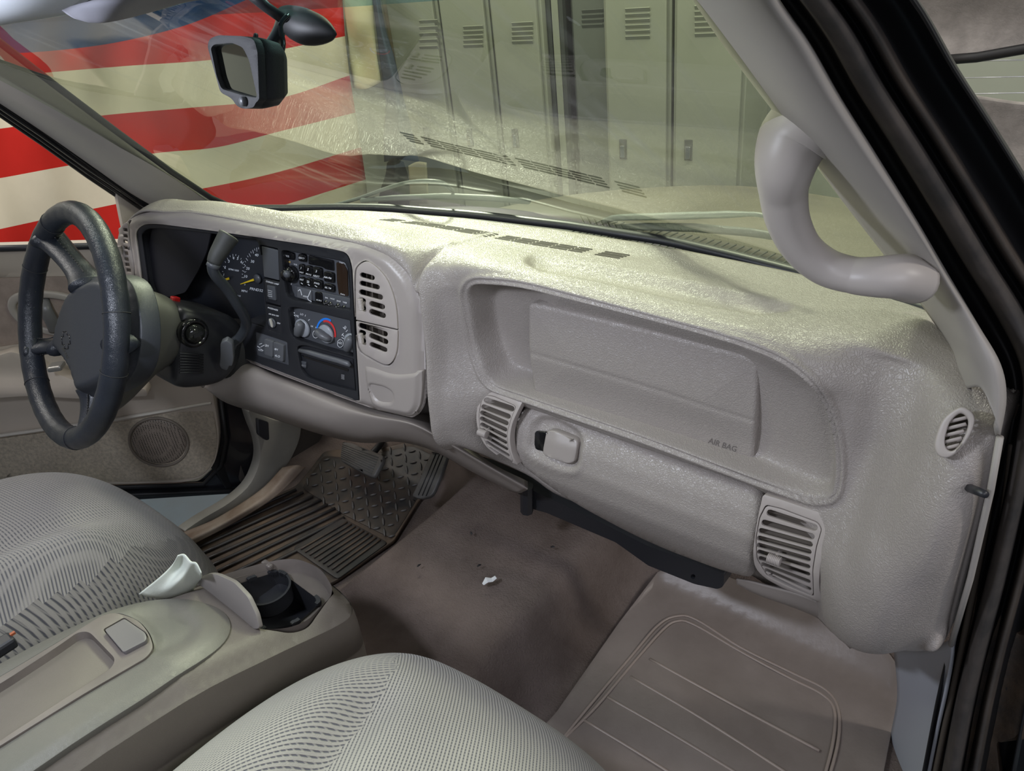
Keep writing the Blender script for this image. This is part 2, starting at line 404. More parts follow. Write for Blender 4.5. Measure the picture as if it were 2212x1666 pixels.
def dashdisp(G):
    a, b = G.shape[:2]; P = G.reshape(-1, 3)
    px = np.array([proj(p) for p in P]); d = segdist(px, RECESS)
    face = (P[:, 0] > .05) & (P[:, 2] > .5) & (P[:, 1] < .02)
    rec = (1-sm(d, -18, 2))*(.025+.010*(1-sm(px[:, 0], 1125, 1185))-.009*sm(px[:, 0], 1560, 1660))
    lip = np.exp(-((d-17)/5)**2)*-.006+np.exp(-((d-4)/4)**2)*-.005
    P[:, 1] += np.where(face, rec+lip, 0)
    dt = segdist(px, TROUGH); top = (P[:, 2] > .725) & (P[:, 1] > -.05)
    P[:, 2] -= np.where(top, (1-sm(dt, -14, 6))*.012, 0)
    yt = np.interp(P[:, 0], [-.22, -.1, .05, .2, .31, .40], [.070, .078, .088, .097, .104, .108])-.008; s_ = P[:, 1]-yt
    fx = sm(P[:, 0], -.30, -.22)*(1-sm(P[:, 0], .27, .34))
    P[:, 2] -= np.where(P[:, 2] > .70, fx*(sm(s_, 0, .034)*.0035-sm(s_, .036, .07)*.003), 0)
    return P.reshape(a, b, 3)
from mathutils.bvhtree import BVHTree
def bvh(o):
    dg = bpy.context.evaluated_depsgraph_get(); dg.update(); me = o.evaluated_get(dg).data; w = wloc(o); return BVHTree.FromPolygons([v.co+w for v in me.vertices], [tuple(p.vertices) for p in me.polygons])
panel = netmesh('padded_skin', net, 12, 14, M_PAD, dash, .003, dashdisp)

gB = lambda x, z: -.092+.13*(x+.12)+.15*(z-.75)
SB = ysurf(gB, -.1)
def SBl(l): return ysurf(lambda x, z: gB(x, z)+l, -.1)
Bn = nrm([-.13, 1, -.15])
# tan bezel with the cluster opening, a hole for each vent
CV = spoly([(767, 600), (771, 575), (790, 563), (812, 575), (838, 606), (855, 655), (860, 710), (858, 760), (846, 786), (830, 789), (800, 774), (778, 758), (769, 720), (767, 660)], 4)
LV = spoly([(273, 477), (262, 486), (254, 510), (252, 545), (256, 585), (262, 602), (275, 606), (288, 604), (291, 590), (288, 560), (281, 520), (278, 490)], 4)
BLK = rpoly([(293, 500), (310, 484), (345, 484), (450, 497), (560, 513), (700, 534), (752, 545), (762, 575), (768, 700), (778, 866), (770, 866), (700, 840), (600, 802), (528, 774), (500, 765), (420, 700), (330, 655), (308, 620)], [14, 16, 10, 60, 60, 30, 16, 40, 50, 6, 6, 40, 40, 10, 10, 20, 20, 20], 4)
ASH = rpoly([(778, 786), (800, 788), (850, 806), (909, 800), (907, 850), (903, 884), (886, 906), (820, 893), (795, 882), (780, 830)], [10, 30, 20, 4, 20, 18, 20, 20, 14, 30], 4)
BEZ = rpoly([(330, 458), (400, 455), (500, 473), (600, 492), (700, 511), (780, 527), (840, 553), (881, 600), (903, 660), (910, 760), (911, 806), (911, 850), (905, 885), (888, 909), (800, 889), (700, 853), (600, 815), (525, 785), (430, 740), (360, 680), (300, 640), (266, 622), (250, 600), (244, 560), (248, 512), (262, 482), (290, 464)], 18, 4)
def bezdisp(P):
    d = segdist(P, BEZ); r = sm(d, -16, 0)*.010          # rolled outer edge
    dv = segdist(P, BLK); r -= np.exp(-((dv-4)/4)**2)*.002
    return r
bezel = shell('bezel_surround', BEZ, [BLK, CV, LV], SB, .006, M_SMOOTH, dash, 5.5, Bn, bev=.0012, disp=bezdisp)
ash = shell('ashtray_door', [p for p in rpoly([(781, 789), (802, 791), (850, 809), (908, 803), (906, 850), (902, 883), (886, 903), (820, 890), (798, 880), (784, 830)], [10, 30, 20, 4, 20, 18, 20, 20, 14, 30], 4)], [], SBl(-.004), .008, M_SMOOTH, dash, 3, Bn, bev=.0012,
            disp=lambda P: (1-sm(segdist(P, rpoly([(792, 828), (830, 836), (850, 850), (848, 874), (815, 872), (800, 855)], 12)), -8, 3))*.009+sm(segdist(P, ASH), -14, -2)*.006)

# ---- vents
M_LOUV = mat('louvre_brown', (.10, .085, .07), .6)
def vent(name_parent, frame, outer, slots, S, Bk, knob=None, thick=.004, depth=.024, louvers=None):
    v = shell('air_vent', outer, slots, S, thick, M_VENT, name_parent, 0 if len(outer) < 10 else 12, Bk, bev=.0007)
    # dark duct behind
    shell('duct', [c for c in outer], [], lambda a, b: S(a, b)+nrm(Bk)*depth, .002, M_DUCT, v, 0, Bk, bev=0)
    mb = MB()
    for lx0, ly0, lx1, ly1 in (louvers or []):
        A, B = S(lx0, ly0), S(lx1, ly1); m = (A+B)/2; n = nrm(Bk); d = nrm(B-A)
        w = np.cross(n, d); t = .0012
        a, b = A+n*.013, B+n*.013
        V = [a-w*t, a+w*t, b+w*t, b-w*t]; V += [p+n*.016 for p in V]
        mb.add(V, [(0, 1, 2, 3), (4, 7, 6, 5), (0, 4, 5, 1), (1, 5, 6, 2), (2, 6, 7, 3), (3, 7, 4, 0)])
    if mb.v: mb.build('louvre', M_LOUV, v, smooth=False)
    return v
def vknob(v, px, py, S, Bk, ax, n=8, r=.006, ln=.014, lift=.006):
    """small ribbed thumb wheel on a vent"""
    c = S(px, py)-nrm(Bk)*lift; a = nrm(ax); prof = []
    for i in range(n):
        h = -ln/2+ln*i/n
        prof += [(r*.82, h), (r, h+ln/n*.25), (r, h+ln/n*.6), (r*.82, h+ln/n*.9)]
    mb = MB(); mb.lathe(c, a, [(0.001, -ln/2)]+prof+[(.001, ln/2)], 16); mb.tube([c+nrm(Bk)*0, c+nrm(Bk)*.02], .0022, 8)
    return mb.build('vent_knob', M_VENT, v)
up_slots = [capsule((777, 593), (809, 602), 11), capsule((776, 611), (820, 622), 11), capsule((775, 630), (827, 644), 12), capsule((797, 655), (831, 665), 12), capsule((774, 647), (790, 652), 11), capsule((774, 662), (790, 668), 11), capsule((797, 672), (833, 684), 12)]
lo_slots = [capsule((774, 702), (837, 724), 12), capsule((797, 724), (838, 741), 12), capsule((775, 716), (790, 722), 11), capsule((775, 733), (790, 739), 11), capsule((798, 743), (836, 758), 11)]
upO = [p for p in CV if p[1] < 690+.2*(p[0]-768)+2]
import itertools
def clip(poly, a, b, side):
    """keep the part of a polygon on one side of line a-b"""
    a = np.array(a, float); b = np.array(b, float); nn = np.array([-(b-a)[1], (b-a)[0]])*side; out = []
    for i in range(len(poly)):
        p, q = np.array(poly[i-1], float), np.array(poly[i], float); dp, dq = (p-a)@nn, (q-a)@nn
        if dp*dq < 0: out.append(p+(q-p)*dp/(dp-dq))
        if dq >= 0: out.append(q)
    return out
vC = np.mean(CV, 0)
CVs = [vC+(p-vC)*np.array([.965, .98]) for p in CV]
uV = clip(CVs, (760, 689), (865, 713), -1); lV = clip(CVs, (760, 692), (865, 716), 1)
def lv(x0, y0, x1, y1, k, dx, dy): return [(x0+dx*i/k, y0+dy*i/k, x1+dx*i/k, y1+dy*i/k) for i in range(k+1)]
v1 = vent(dash, None, uV, up_slots, SBl(-.003), Bn, louvers=[(x, 590+.25*(x-777), x+2, 676+.25*(x-777)) for x in (791, 814)])
v2 = vent(dash, None, lV, lo_slots, SBl(-.003), Bn, louvers=[(x, 704+.25*(x-777), x+2, 745+.25*(x-777)) for x in (792, 815)])
vknob(v1, 785, 655, SBl(-.003), Bn, (0, .1, 1), ln=.018, r=.0045); vknob(v2, 785, 728, SBl(-.003), Bn, (0, .1, 1), ln=.016, r=.0045)
lvs = [rpoly([(x, y), (x+9, y+1), (x+10, y+9), (x+1, y+7)], 1) for x, y in [(266, 493), (266, 506), (266, 518), (266, 531), (267, 543), (268, 556), (270, 568), (273, 580)]]
lc = np.mean(LV, 0); LVs = [lc+(p-lc)*.95 for p in LV]
v3 = vent(dash, None, LVs, lvs, SBl(-.001), Bn, louvers=[(269, 495, 277, 590)])
vknob(v3, 263, 538, SBl(-.001), Bn, (0, .1, 1), ln=.014, r=.006)

# ---- passenger face: airbag cover
gA = lambda x, z: -.017-.03*(.69-z)-.009*(1-float(sm(x, .17, .5)))
SA = ysurf(gA); An = nrm([0, 1, -.08])
AIR = rpoly([(1140, 656), (1160, 657), (1400, 714), (1622, 772), (1638, 790), (1632, 900), (1622, 1014), (1400, 938), (1150, 853), (1141, 760)], [12, 12, 40, 16, 16, 60, 5, 60, 8, 60], 5)
def airdisp(P):
    d = segdist(P, AIR); g = np.abs((P[:, 1]-(761+(P[:, 0]-1141)*.312)))
    sag = -18*np.sin(np.clip((P[:, 0]-1141)/490, 0, 1)*PI)*0
    yl = 762+(P[:, 0]-1141)*.25+(P[:, 0]-1141)**2*.000115
    groove = np.exp(-((P[:, 1]-yl)/3.2)**2)*.0014
    low = sm(P[:, 1]-yl, 0, 60)*.003
    return groove+low+sm(d, -6, 0)**2*.003-.004*(1-sm(d, -120, 0))
air = shell('airbag_cover', AIR, [], SA, .02, M_PAD, dash, 3.6, An, bev=.0022, disp=airdisp)
AB = bvh(air)
def SAt(px, py):
    r = nrm(ray(px, py)); h = AB.ray_cast(Vector(CP), Vector(r)); return np.array(h[0]) if h[0] else SA(px, py)
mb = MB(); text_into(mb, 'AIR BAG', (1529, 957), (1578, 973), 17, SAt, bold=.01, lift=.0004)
air_t = mb.build('embossed_lettering', mat('lettering_shadow', (.15, .135, .125), .6), air, smooth=False)  # letters coloured darker than the cover to stand in for their relief shadow

# ---- glove box door
GL = rpoly([(1137, 874), (1200, 889), (1400, 973), (1630, 1057), (1645, 1072), (1644, 1110), (1633, 1165), (1626, 1215), (1622, 1255), (1560, 1240), (1400, 1180), (1240, 1095), (1160, 1040), (1112, 1000), (1103, 950), (1112, 900)], [20, 30, 80, 16, 14, 40, 40, 40, 18, 60, 80, 80, 60, 40, 50, 40], 5)
zt = [.53, .515, .50, .47, .43, .39, .35, .31]; yt = [-.030, -.042, -.052, -.062, -.060, -.045, -.020, .012]
def gG(x, z): return float(np.interp(-z, [-q for q in zt], yt))
SG = ysurf(gG, -.04)
HR = rpoly([(1163, 900), (1200, 903), (1248, 930), (1258, 950), (1250, 1003), (1238, 1016), (1205, 1010), (1150, 985), (1140, 970), (1142, 925)], 14, 5)
def gdisp(P):
    d = segdist(P, HR); e = segdist(P, GL)
    return (1-sm(d, -14, 5))*.011-np.exp(-((d-8)/6)**2)*.002+sm(e, -10, 0)**2*.008
glove = shell('glove_box_door', GL, [], SG, .010, M_PAD, dash, 7, (0, 1, -.2), bev=.0018, disp=gdisp)
SG2 = ysurf(lambda x, z: gG(x, z)-.002, -.05)
shell('latch_handle', rpoly([(1185, 930), (1200, 931), (1240, 950), (1245, 957), (1238, 1000), (1225, 1004), (1172, 985), (1170, 975), (1178, 935)], 6, 4), [], SG2, .011, M_SMOOTH, glove, 6, (0, 1, -.2), bev=.003, disp=lambda P: np.abs(P[:, 0]-1200)/40*.003)
shell('latch_recess', rpoly([(1157, 931), (1182, 934), (1176, 976), (1151, 970), (1152, 945)], 5, 3), [], ysurf(lambda x, z: gG(x, z)+.008, -.05), .004, M_BLACKG, glove, 0, (0, 1, -.2), bev=.001)
# glove-side vents
def slots_between(l0, l1, r0, r1, n, w, shrink=1.0, pw=1.0):
    out = []
    for i in range(n):
        t = i/(n-1); t = 1-(1-t)**1.25; a = np.array(l0)+(np.array(l1)-np.array(l0))*t; b = np.array(r0)+(np.array(r1)-np.array(r0))*t
        out.append((a, b, w*(1-.45*i/(n-1))))
    return out
def bezier(a, b, c, t): a, b, c = map(lambda q: np.array(q, float), (a, b, c)); return (1-t)**2*a+2*t*(1-t)*b+t*t*c
zv = [.56, .54, .52, .49, .46, .42, .38, .34, .31]; yv = [-.034, -.048, -.058, -.068, -.071, -.063, -.046, -.02, .006]
def gV(x, z): return float(np.interp(-z, [-q for q in zv], yv))
SV = ysurf(gV, -.05)
def curved_vent(frame, inner, ls, rs, n, w, knob, lou):
    sl = []
    for i in range(n):
        t = i/(n-1); t = t**.88
        a, b = bezier(*ls, t), bezier(*rs, t); sl.append(capsule(a, b, w*(1-.5*t)))
    fr = shell('air_vent', frame, [inner], SV, .012, M_VENT, dash, 10, (0, 1, -.2), bev=.0012, lift=.003)
    gr = shell('grille', [np.mean(inner, 0)+(p-np.mean(inner, 0))*.97 for p in inner], sl, SV, .0035, M_VENT, fr, 8, (0, 1, -.2), bev=.0006, lift=.003)
    shell('duct', inner, [], lambda a, b: SV(a, b)+np.array([0, .032, -.005]), .002, M_DUCT, fr, 10, (0, 1, -.2), bev=0)
    mb = MB()
    for i in range(n):                       # horizontal slats behind the grille
        t = (i+.5)/n
        a, b = bezier(*ls, t), bezier(*rs, t); A, B = SV(*a)+np.array([0, .006, 0]), SV(*b)+np.array([0, .006, 0])
        V = [A, B, B+np.array([0, .014, .006]), A+np.array([0, .014, .006])]; V += [p+np.array([0, .0, .0012]) for p in V]
        mb.add(V, [(0, 1, 2, 3), (7, 6, 5, 4), (0, 4, 5, 1), (1, 5, 6, 2), (2, 6, 7, 3), (3, 7, 4, 0)])
    mb.build('louvre', M_LOUV, fr, smooth=False)
    vknob(fr, knob[0], knob[1], SV, (0, 1, 0), (1, 0, 0), ln=.016, r=.0065, lift=.012)
    return fr
curved_vent(rpoly([(1052, 840), (1075, 842), (1132, 866), (1122, 885), (1108, 915), (1103, 950), (1110, 985), (1122, 1004), (1080, 985), (1052, 965), (1036, 935), (1030, 900), (1036, 865)], [8, 8, 4, 10, 20, 20, 12, 5, 14, 20, 20, 20, 20], 4),
            rpoly([(1048, 852), (1066, 853), (1119, 876), (1108, 900), (1098, 935), (1100, 965), (1112, 1000), (1080, 985), (1056, 966), (1040, 930), (1036, 898), (1041, 868)], 8, 4),
            [(1048, 862), (1026, 905), (1058, 966)], [(1114, 884), (1084, 935), (1108, 998)], 9, 13, (1054, 928), None)
curved_vent(rpoly([(1650, 1066), (1690, 1078), (1780, 1108), (1796, 1125), (1788, 1160), (1774, 1215), (1770, 1262), (1778, 1300), (1700, 1272), (1655, 1248), (1632, 1225), (1628, 1190), (1636, 1130)], [8, 8, 12, 8, 16, 20, 20, 5, 14, 20, 20, 20, 20], 4),
            rpoly([(1656, 1088), (1690, 1096), (1770, 1126), (1778, 1140), (1766, 1180), (1758, 1230), (1760, 1288), (1700, 1264), (1658, 1242), (1636, 1205), (1634, 1160), (1642, 1115)], 8, 4),
            [(1658, 1104), (1612, 1180), (1662, 1240)], [(1768, 1140), (1744, 1205), (1756, 1288)], 10, 15, (1681, 1197), None)
# corner defroster vent
SD = plane3((2065, 880, 'y', -.072), (2030, 960, 'y', -.088), (2100, 960, 'y', -.088))
Dn = nrm(SD(2065, 930)-CP)
DVo = spoly([(2072, 880), (2095, 886), (2106, 905), (2098, 935), (2075, 970), (2050, 988), (2030, 986), (2019, 970), (2021, 945), (2038, 905)], 5)
DVi = [np.array([2066, 932])+(p-np.array([2062, 932]))*np.array([.58, .74]) for p in DVo]
dv = shell('air_vent', DVo, [clip(DVi, (0, k0-.0), (100, k0-7), 1) if 0 else DVi], SD, .01, M_VENT, dash, 0, Dn, bev=.0015)
mb = MB()
for k in range(5):
    yy = 903+k*15; xr = 2086-.0*k-(k*4.6); xl = 2060-k*4.2-(6 if k == 0 else 6); A, B = SD(xl-3, yy+8), SD(xr+6, yy-2)
    mb.tube([A+Dn*.004, B+Dn*.004], .0012, 8, flat=1.6)
mb.build('slat', M_VENT, dv)
shell('duct', DVi, [], lambda a, b: SD(a, b)+Dn*.016, .002, M_DUCT, dv, 0, Dn, bev=0)

# ---- lower knee panel
KL = [[(440, 790, 'y', -.17), (450, 800, 'y', -.17), (520, 772, 'y', -.12), (600, 806, 'y', -.11), (700, 840, 'y', -.10), (800, 875, 'y', -.09), (885, 892, 'y', -.07), (950, 905, 'y', -.02), (1046, 990, 'y', -.02), (1140, 1040, 'y', .02)],
      [(425, 815, 'y', -.20), (440, 822, 'y', -.20), (520, 787, 'y', -.165), (600, 817, 'y', -.15), (700, 855, 'y', -.135), (800, 891, 'y', -.12), (890, 912, 'y', -.108), (960, 948, 'y', -.085), (1050, 1004, 'y', -.045), (1140, 1056, 'y', .0)],
      [(428, 819, 'y', -.21), (450, 840, 'y', -.21), (520, 825, 'y', -.185), (600, 850, 'y', -.165), (700, 885, 'y', -.15), (800, 905, 'y', -.13), (880, 922, 'y', -.112), (950, 954, 'y', -.085), (1042, 1010, 'y', -.04), (1132, 1062, 'y', .005)],
      [(430, 823, 'y', -.20), (470, 858, 'y', -.20), (530, 870, 'y', -.18), (610, 895, 'y', -.165), (700, 925, 'y', -.145), (780, 945, 'y', -.12), (850, 947, 'y', -.10), (935, 968, 'y', -.07), (1030, 1018, 'y', -.03), (1120, 1066, 'y', .01)],
      [(430, 826, 'y', -.16), (480, 866, 'y', -.15), (540, 888, 'y', -.13), (620, 915, 'y', -.11), (705, 942, 'y', -.09), (785, 957, 'y', -.07), (860, 955, 'y', -.05), (935, 974, 'y', -.02), (1020, 1020, 'y', .0), (1100, 1060, 'y', .03)]]
netmesh('knee_panel', KL, 10, 10, M_LOWER, dash, .003)
# tan strip under the glove box, right vent sill
GS = [[(1590, 1252, 'y', -.005), (1640, 1262, 'y', -.02), (1780, 1308, 'y', -.03), (1850, 1395, 'y', -.03)],
      [(1592, 1262, 'y', .0), (1640, 1285, 'y', -.015), (1776, 1335, 'y', -.02), (1842, 1400, 'y', -.02)],
      [(1594, 1264, 'y', .04), (1640, 1286, 'y', .02), (1770, 1338, 'y', .02), (1836, 1402, 'y', .02)]]
netmesh('lower_edge_strip', GS, 8, 10, M_LOWER, dash, .003)
# black brackets below the glove box
mb = MB()
S0 = plane3((1140, 1060, 'y', .05), (1560, 1250, 'y', .05), (1140, 1000, 'y', .05))
V, Fc = shell('x', rpoly([(1040, 1010), (1130, 1050), (1300, 1130), (1400, 1180), (1565, 1240), (1562, 1268), (1550, 1273), (1500, 1262), (1400, 1222), (1330, 1172), (1180, 1108), (1150, 1100), (1130, 1072), (1000, 1005), (960, 985)], 5, 3), [ellipse((1497, 1246), 5, 5)], S0, .03, None, None, 0, (0, 1, 0), build=False); mb.add(V, Fc)
mb.tube([PYy(1138, 1050, .04), PYy(1138, 1105, .04)], .012, 8)
mb.build('lower_bracket', M_BLACK, dash, smooth=False)
# defroster grille on top of the dash: rows of slots
PB = bvh(panel)
def zon(x, y, z0=1.0):
    h = PB.ray_cast(Vector((x, y, z0)), Vector((0, 0, -1))); return h[0].z if h[0] else .74
mb = MB()
def ytop(x): return interp(x, [-.22, -.1, .05, .2, .31, .40], [.070, .078, .088, .097, .104, .108])
groups = [(-.205, -.175), (-.155, -.125), (-.118, -.085), (-.078, -.045), (-.038, -.004), (.002, .026), (.045, .070), (.076, .104), (.110, .140), (.146, .174), (.180, .200), (.225, .262)]
for k in range(4):
    for a, b in groups:
        yy0, yy1 = ytop(a)-.002+.0088*k, ytop(b)-.002+.0088*k
        d = nrm([b-a, yy1-yy0, 0]); s = np.array([-d[1], d[0], 0]); h = .0021; A = np.array([a, yy0, zon(a, yy0)]); B = np.array([b, yy1, zon(b, yy1)]); out = []
        for j in range(5): t = -PI/2+PI*j/4; out.append(B+h*(math.cos(t)*d+math.sin(t)*s))
        for j in range(5): t = PI/2+PI*j/4; out.append(A+h*(math.cos(t)*d+math.sin(t)*s))
        n = len(out); mb.add([p+np.array([0, 0, .0006]) for p in out]+[p-np.array([0, 0, .003]) for p in out], [tuple(range(n))]+[(i, (i+1) % n, (i+1) % n+n, i+n) for i in range(n)])
mb.build('defroster_grille', M_DUCT, dash, smooth=False)
# door-check pin hole and black rod on the dash end
mb = MB(); a = PYy(2088, 1052, -.085); b = PYy(2128, 1068, -.115); mb.tube([a, a*.5+b*.5, b], [.0042, .0042, .0036], 12); mb.build('rod', M_BLACK, dash)

# ================================================================== BLACK INSTRUMENT BEZEL
ins = lambda poly, k: [np.mean(poly, 0)+(np.array(p)-np.mean(poly, 0))*k for p in poly]
BLI = ins(BLK, .992)
CLU = rpoly([(305, 505), (318, 494), (345, 493), (450, 503), (557, 519), (561, 540), (565, 560), (575, 692), (572, 708), (548, 700), (520, 693), (500, 760), (420, 700), (345, 662), (322, 625)], [12, 14, 10, 60, 10, 8, 10, 30, 8, 20, 10, 10, 20, 20, 20], 4)
RAD = rpoly([(607, 540), (620, 541), (740, 563), (752, 576), (756, 625), (756, 671), (700, 662), (636, 650), (618, 640), (612, 600)], [8, 20, 14, 10, 30, 3, 40, 14, 12, 20], 4)
CLI = rpoly([(621, 664), (640, 663), (757, 692), (763, 772), (690, 752), (636, 733), (626, 715)], [9, 20, 3, 3, 40, 14, 20], 4)
CDP = rpoly([(641, 747), (660, 746), (763, 775), (769, 846), (700, 828), (662, 815), (650, 800)], [8, 20, 3, 3, 40, 14, 12], 4)
SWP = rpoly([(561, 528), (601, 537), (609, 722), (579, 713)], 3, 2)
FWP = rpoly([(551, 716), (620, 739), (624, 790), (555, 768)], 3, 2)
bb = shell('instrument_bezel', BLI, [CLU, RAD, CLI, CDP, SWP, FWP], SBl(.003), .006, M_BLACK, dash, 10, Bn, bev=.0012,
           disp=lambda P: -sm(segdist(P, BLI), -7, 0)*.003+sm(segdist(P, BLI), -12, -5)*.001)
def box_into(mb, a, S, poly, t, lift=0, cx=0):
    V, Fc = shell('x', poly, [], S, t, None, None, 0, Bn, lift=lift, build=False); mb.add(V, Fc)
def wall(name, poly, S, d0, d1, m, parent):
    """the side walls of a pocket"""
    n = len(poly); A = [S(*p)+Bn*d0 for p in poly]; B = [S(*p)+Bn*d1 for p in poly]
    return mesh(name, A+B, [(i, (i+1) % n, (i+1) % n+n, i+n) for i in range(n)], m, parent)
# cluster: hood walls, gauge face, lettering, needles, lens
clu = thing('instrument_cluster', 'black instrument cluster with speedometer and tachometer behind the steering wheel', 'gauge cluster', SB(480, 600)+Bn*.06)
gF = lambda x, z: gB(x, z)+.055-.10*(z-.68)
SF = ysurf(gF, -.05)
# each corner of the opening run back to the face
n = len(CLU); A_ = [SB(*p)+Bn*.004 for p in CLU]; B_ = [p+Bn*.075 for p in A_]
mesh('hood_wall', A_+B_, [(i, (i+1) % n, (i+1) % n+n, i+n) for i in range(n)], M_BLACK, clu)
FACE = rpoly([(425, 480), (590, 500), (585, 740), (395, 700)], 6, 3)
shell('gauge_face', FACE, [], SF, .004, mat('gauge_face', (.022, .025, .032), .4), clu, 0, Bn, bev=0)
SK = plane3((562, 510, 'x', -.20), (430, 640, 'x', -.33), (562, 700, 'x', -.20))
shell('cluster_hood_side', rpoly([(330, 480), (456, 500), (446, 545), (428, 585), (400, 632), (300, 660)], 6, 3), [], SBl(.012), .003, mat('hood_inside', (.012, .012, .016), .5), clu, 0, Bn, bev=.001)
mb = MB()
def dial(c, r0, r1, a0, a1, n, ww, ry=1.0):
    for i in range(n):
        a = math.radians(a0+(a1-a0)*i/(n-1)); L = 1 if i % 2 == 0 else .5
        d = np.array([math.cos(a), -math.sin(a)*ry]); stroke(mb, np.array(c)+d*(r1-(r1-r0)*L), np.array(c)+d*r1, ww, SF)
dial((506, 600), 23, 27, 205, 15, 15, .8, 1.9)
dial((562, 602), 35, 40, 178, 95, 14, .8, 1.7)
for t_, x_, y_, s_ in [('1', 481, 596, 8), ('2', 484, 580, 8), ('3', 492, 567, 8), ('4', 502, 560, 8), ('5', 511, 561, 8), ('6', 519, 568, 8), ('RPM/1000', 493, 583, 5.5),
                       ('10', 526, 599, 8), ('20', 531, 582, 8), ('30', 541, 567, 8), ('40', 550, 553, 8), ('MPH', 521, 630, 6.5), ('PRND32', 539, 626, 8), ('0', 527, 616, 6), ('1245', 510, 640, 5)]:
    text_into(mb, t_, (x_, y_), (x_+10, y_+1.8), s_, SF, bold=.01)
mb.build('numerals', mat('dial_print', (.8, .85, .9), .6), clu, smooth=False)
Sn = ysurf(lambda x, z: gF(x, z)-.006, -.05)
for a, b, w0, w1 in [((549, 604), (519, 614), 5, 1.2), ((494, 602), (472, 608), 5, 3)]:
    mb = MB(); a, b = np.array(a, float), np.array(b, float); d = nrm(b-a); s = np.array([-d[1], d[0]])
    V = [Sn(*(a-s*w0/2)), Sn(*(a+s*w0/2)), Sn(*(b+s*w1/2)), Sn(*(b-s*w1/2))]; V += [v+Bn*.0015 for v in V]
    mb.add(V, [(0, 1, 2, 3), (4, 7, 6, 5), (0, 4, 5, 1), (1, 5, 6, 2), (2, 6, 7, 3), (3, 7, 4, 0)])
    mb.build('needle', M_YEL, clu, smooth=False)
mb = MB(); mb.lathe(Sn(554, 603), Bn, [(.008, 0), (.009, .004)], 16); mb.build('needle_hub', M_DGREY, clu)
# switches and blanks in the strip beside the radio
S1 = SBl(.004)
shell('blank_cover', rpoly([(565, 532), (600, 541), (603, 606), (570, 598)], 2, 2), [], S1, .005, M_DGREY, dash, 0, Bn, bev=.0008)
sw = shell('cargo_lamp_switch', rpoly([(570, 602), (604, 610), (606, 661), (574, 652)], 2, 2), [], S1, .005, M_BLACK, dash, 0, Bn, bev=.0008)
shell('rocker', rpoly([(576, 616), (593, 620), (596, 650), (580, 646)], 2, 2), [], SBl(.001), .006, M_DGREY, sw, 0, Bn, bev=.001)
mb = MB(); text_into(mb, 'CARGO LAMP', (574, 609), (604, 617), 4.6, SBl(.0035), bold=.02)
for k in range(4): stroke(mb, (578, 627+k*4), (588, 629.5+k*4), .7, SBl(.0004))
mb.build('lettering', M_WHITE, sw, smooth=False)
sw = shell('air_bag_switch', rpoly([(574, 657), (607, 665), (609, 722), (579, 713)], 2, 2), [], S1, .005, M_BLACK, dash, 0, Bn, bev=.0008)
c = SBl(.003)(589, 697); mb = MB(); mb.lathe(c, -Bn, [(.009, 0), (.009, .002), (.0075, .0035), (.006, .002)], 20); mb.build('lock_ring', M_DGREY, sw)
mb = MB(); mb.box(c-Bn*.003, .004, .003, .015); mb.build('key_slot', mat('pale_key', (.6, .58, .5), .5), sw, smooth=False)
mb = MB(); text_into(mb, 'PASSENGER', (578, 666), (600, 672), 4.4, SBl(.0035), bold=.02); text_into(mb, 'AIR BAG OFF', (580, 679), (603, 685), 3.9, SBl(.0035), bold=.02); text_into(mb, 'ON', (598, 699), (606, 701), 4.6, SBl(.0035), bold=.02)
mb.build('lettering', M_WHITE, sw, smooth=False)
fw = shell('transfer_case_panel', FWP, [], S1, .006, M_DGREY, dash, 0, Bn, bev=.0008)
for pl in [rpoly([(571, 732), (589, 738), (589, 772), (571, 766)], 3, 3), rpoly([(590, 739), (612, 746), (611, 782), (591, 775)], 3, 3)]:
    shell('button', pl, [], SBl(-.002), .006, M_MGREY, fw, 0, Bn, bev=.0015)
mb = MB(); St = SBl(-.0025)
for t_, x_, y_ in [('2H', 572, 748), ('4H', 592, 756), ('4LO', 593, 770)]: text_into(mb, t_, (x_, y_), (x_+10, y_+2.6), 6.5, St, bold=.02)
for a, b in [((560, 744), (566, 742)), ((563, 750), (572, 745)), ((556, 748), (562, 752)), ((563, 754), (569, 758))]: stroke(mb, a, b, 1.2, SBl(.0035))
text_into(mb, '4X4', (557, 757), (570, 761), 6, SBl(.0035))
mb.build('lettering', M_WHITE, fw, smooth=False)

def SBo(l): return SBl(l+.012)
# ================================================================== RADIO
rad = thing('car_radio', 'black car radio with cassette slot and round volume knob above the heater controls', 'radio', SB(680, 600)+Bn*.01)
Sr = SBo(.008); Srf = SBo(.003)
shell('faceplate', ins(RAD, .985), [], Sr, .02, M_DGREY, rad, 0, Bn, bev=.001)
wall('pocket_wall', RAD, SBl(.004), 0, .035, M_BLACK, rad)
def q(x0, y0, x1, y1, sk=.22, vs=.03):
    """skewed rectangle following the slant of the radio"""
    return [(x0, y0), (x1, y0+(x1-x0)*sk), (x1+(y1-y0)*vs, y1+(x1-x0)*sk), (x0+(y1-y0)*vs, y1)]
btn = [q(613, 543, 634, 558), q(644, 548, 660, 564), q(645, 570, 656, 592), q(658, 573, 673, 595), q(674, 576, 694, 597), q(646, 598, 657, 617), q(659, 600, 674, 619), q(675, 603, 695, 622), q(699, 586, 720, 608), q(699, 612, 721, 628)]
for p in btn: shell('button', rpoly(p, 5, 3), [], Srf, .008, M_BLACKG, rad, 0, Bn, bev=.0018)
shell('cassette_slot', rpoly([(666, 551), (721, 563), (722, 586), (703, 582), (696, 577), (666, 571)], 3, 2), [], SBo(.0065), .004, M_BLACKG, rad, 0, Bn, bev=.0006)
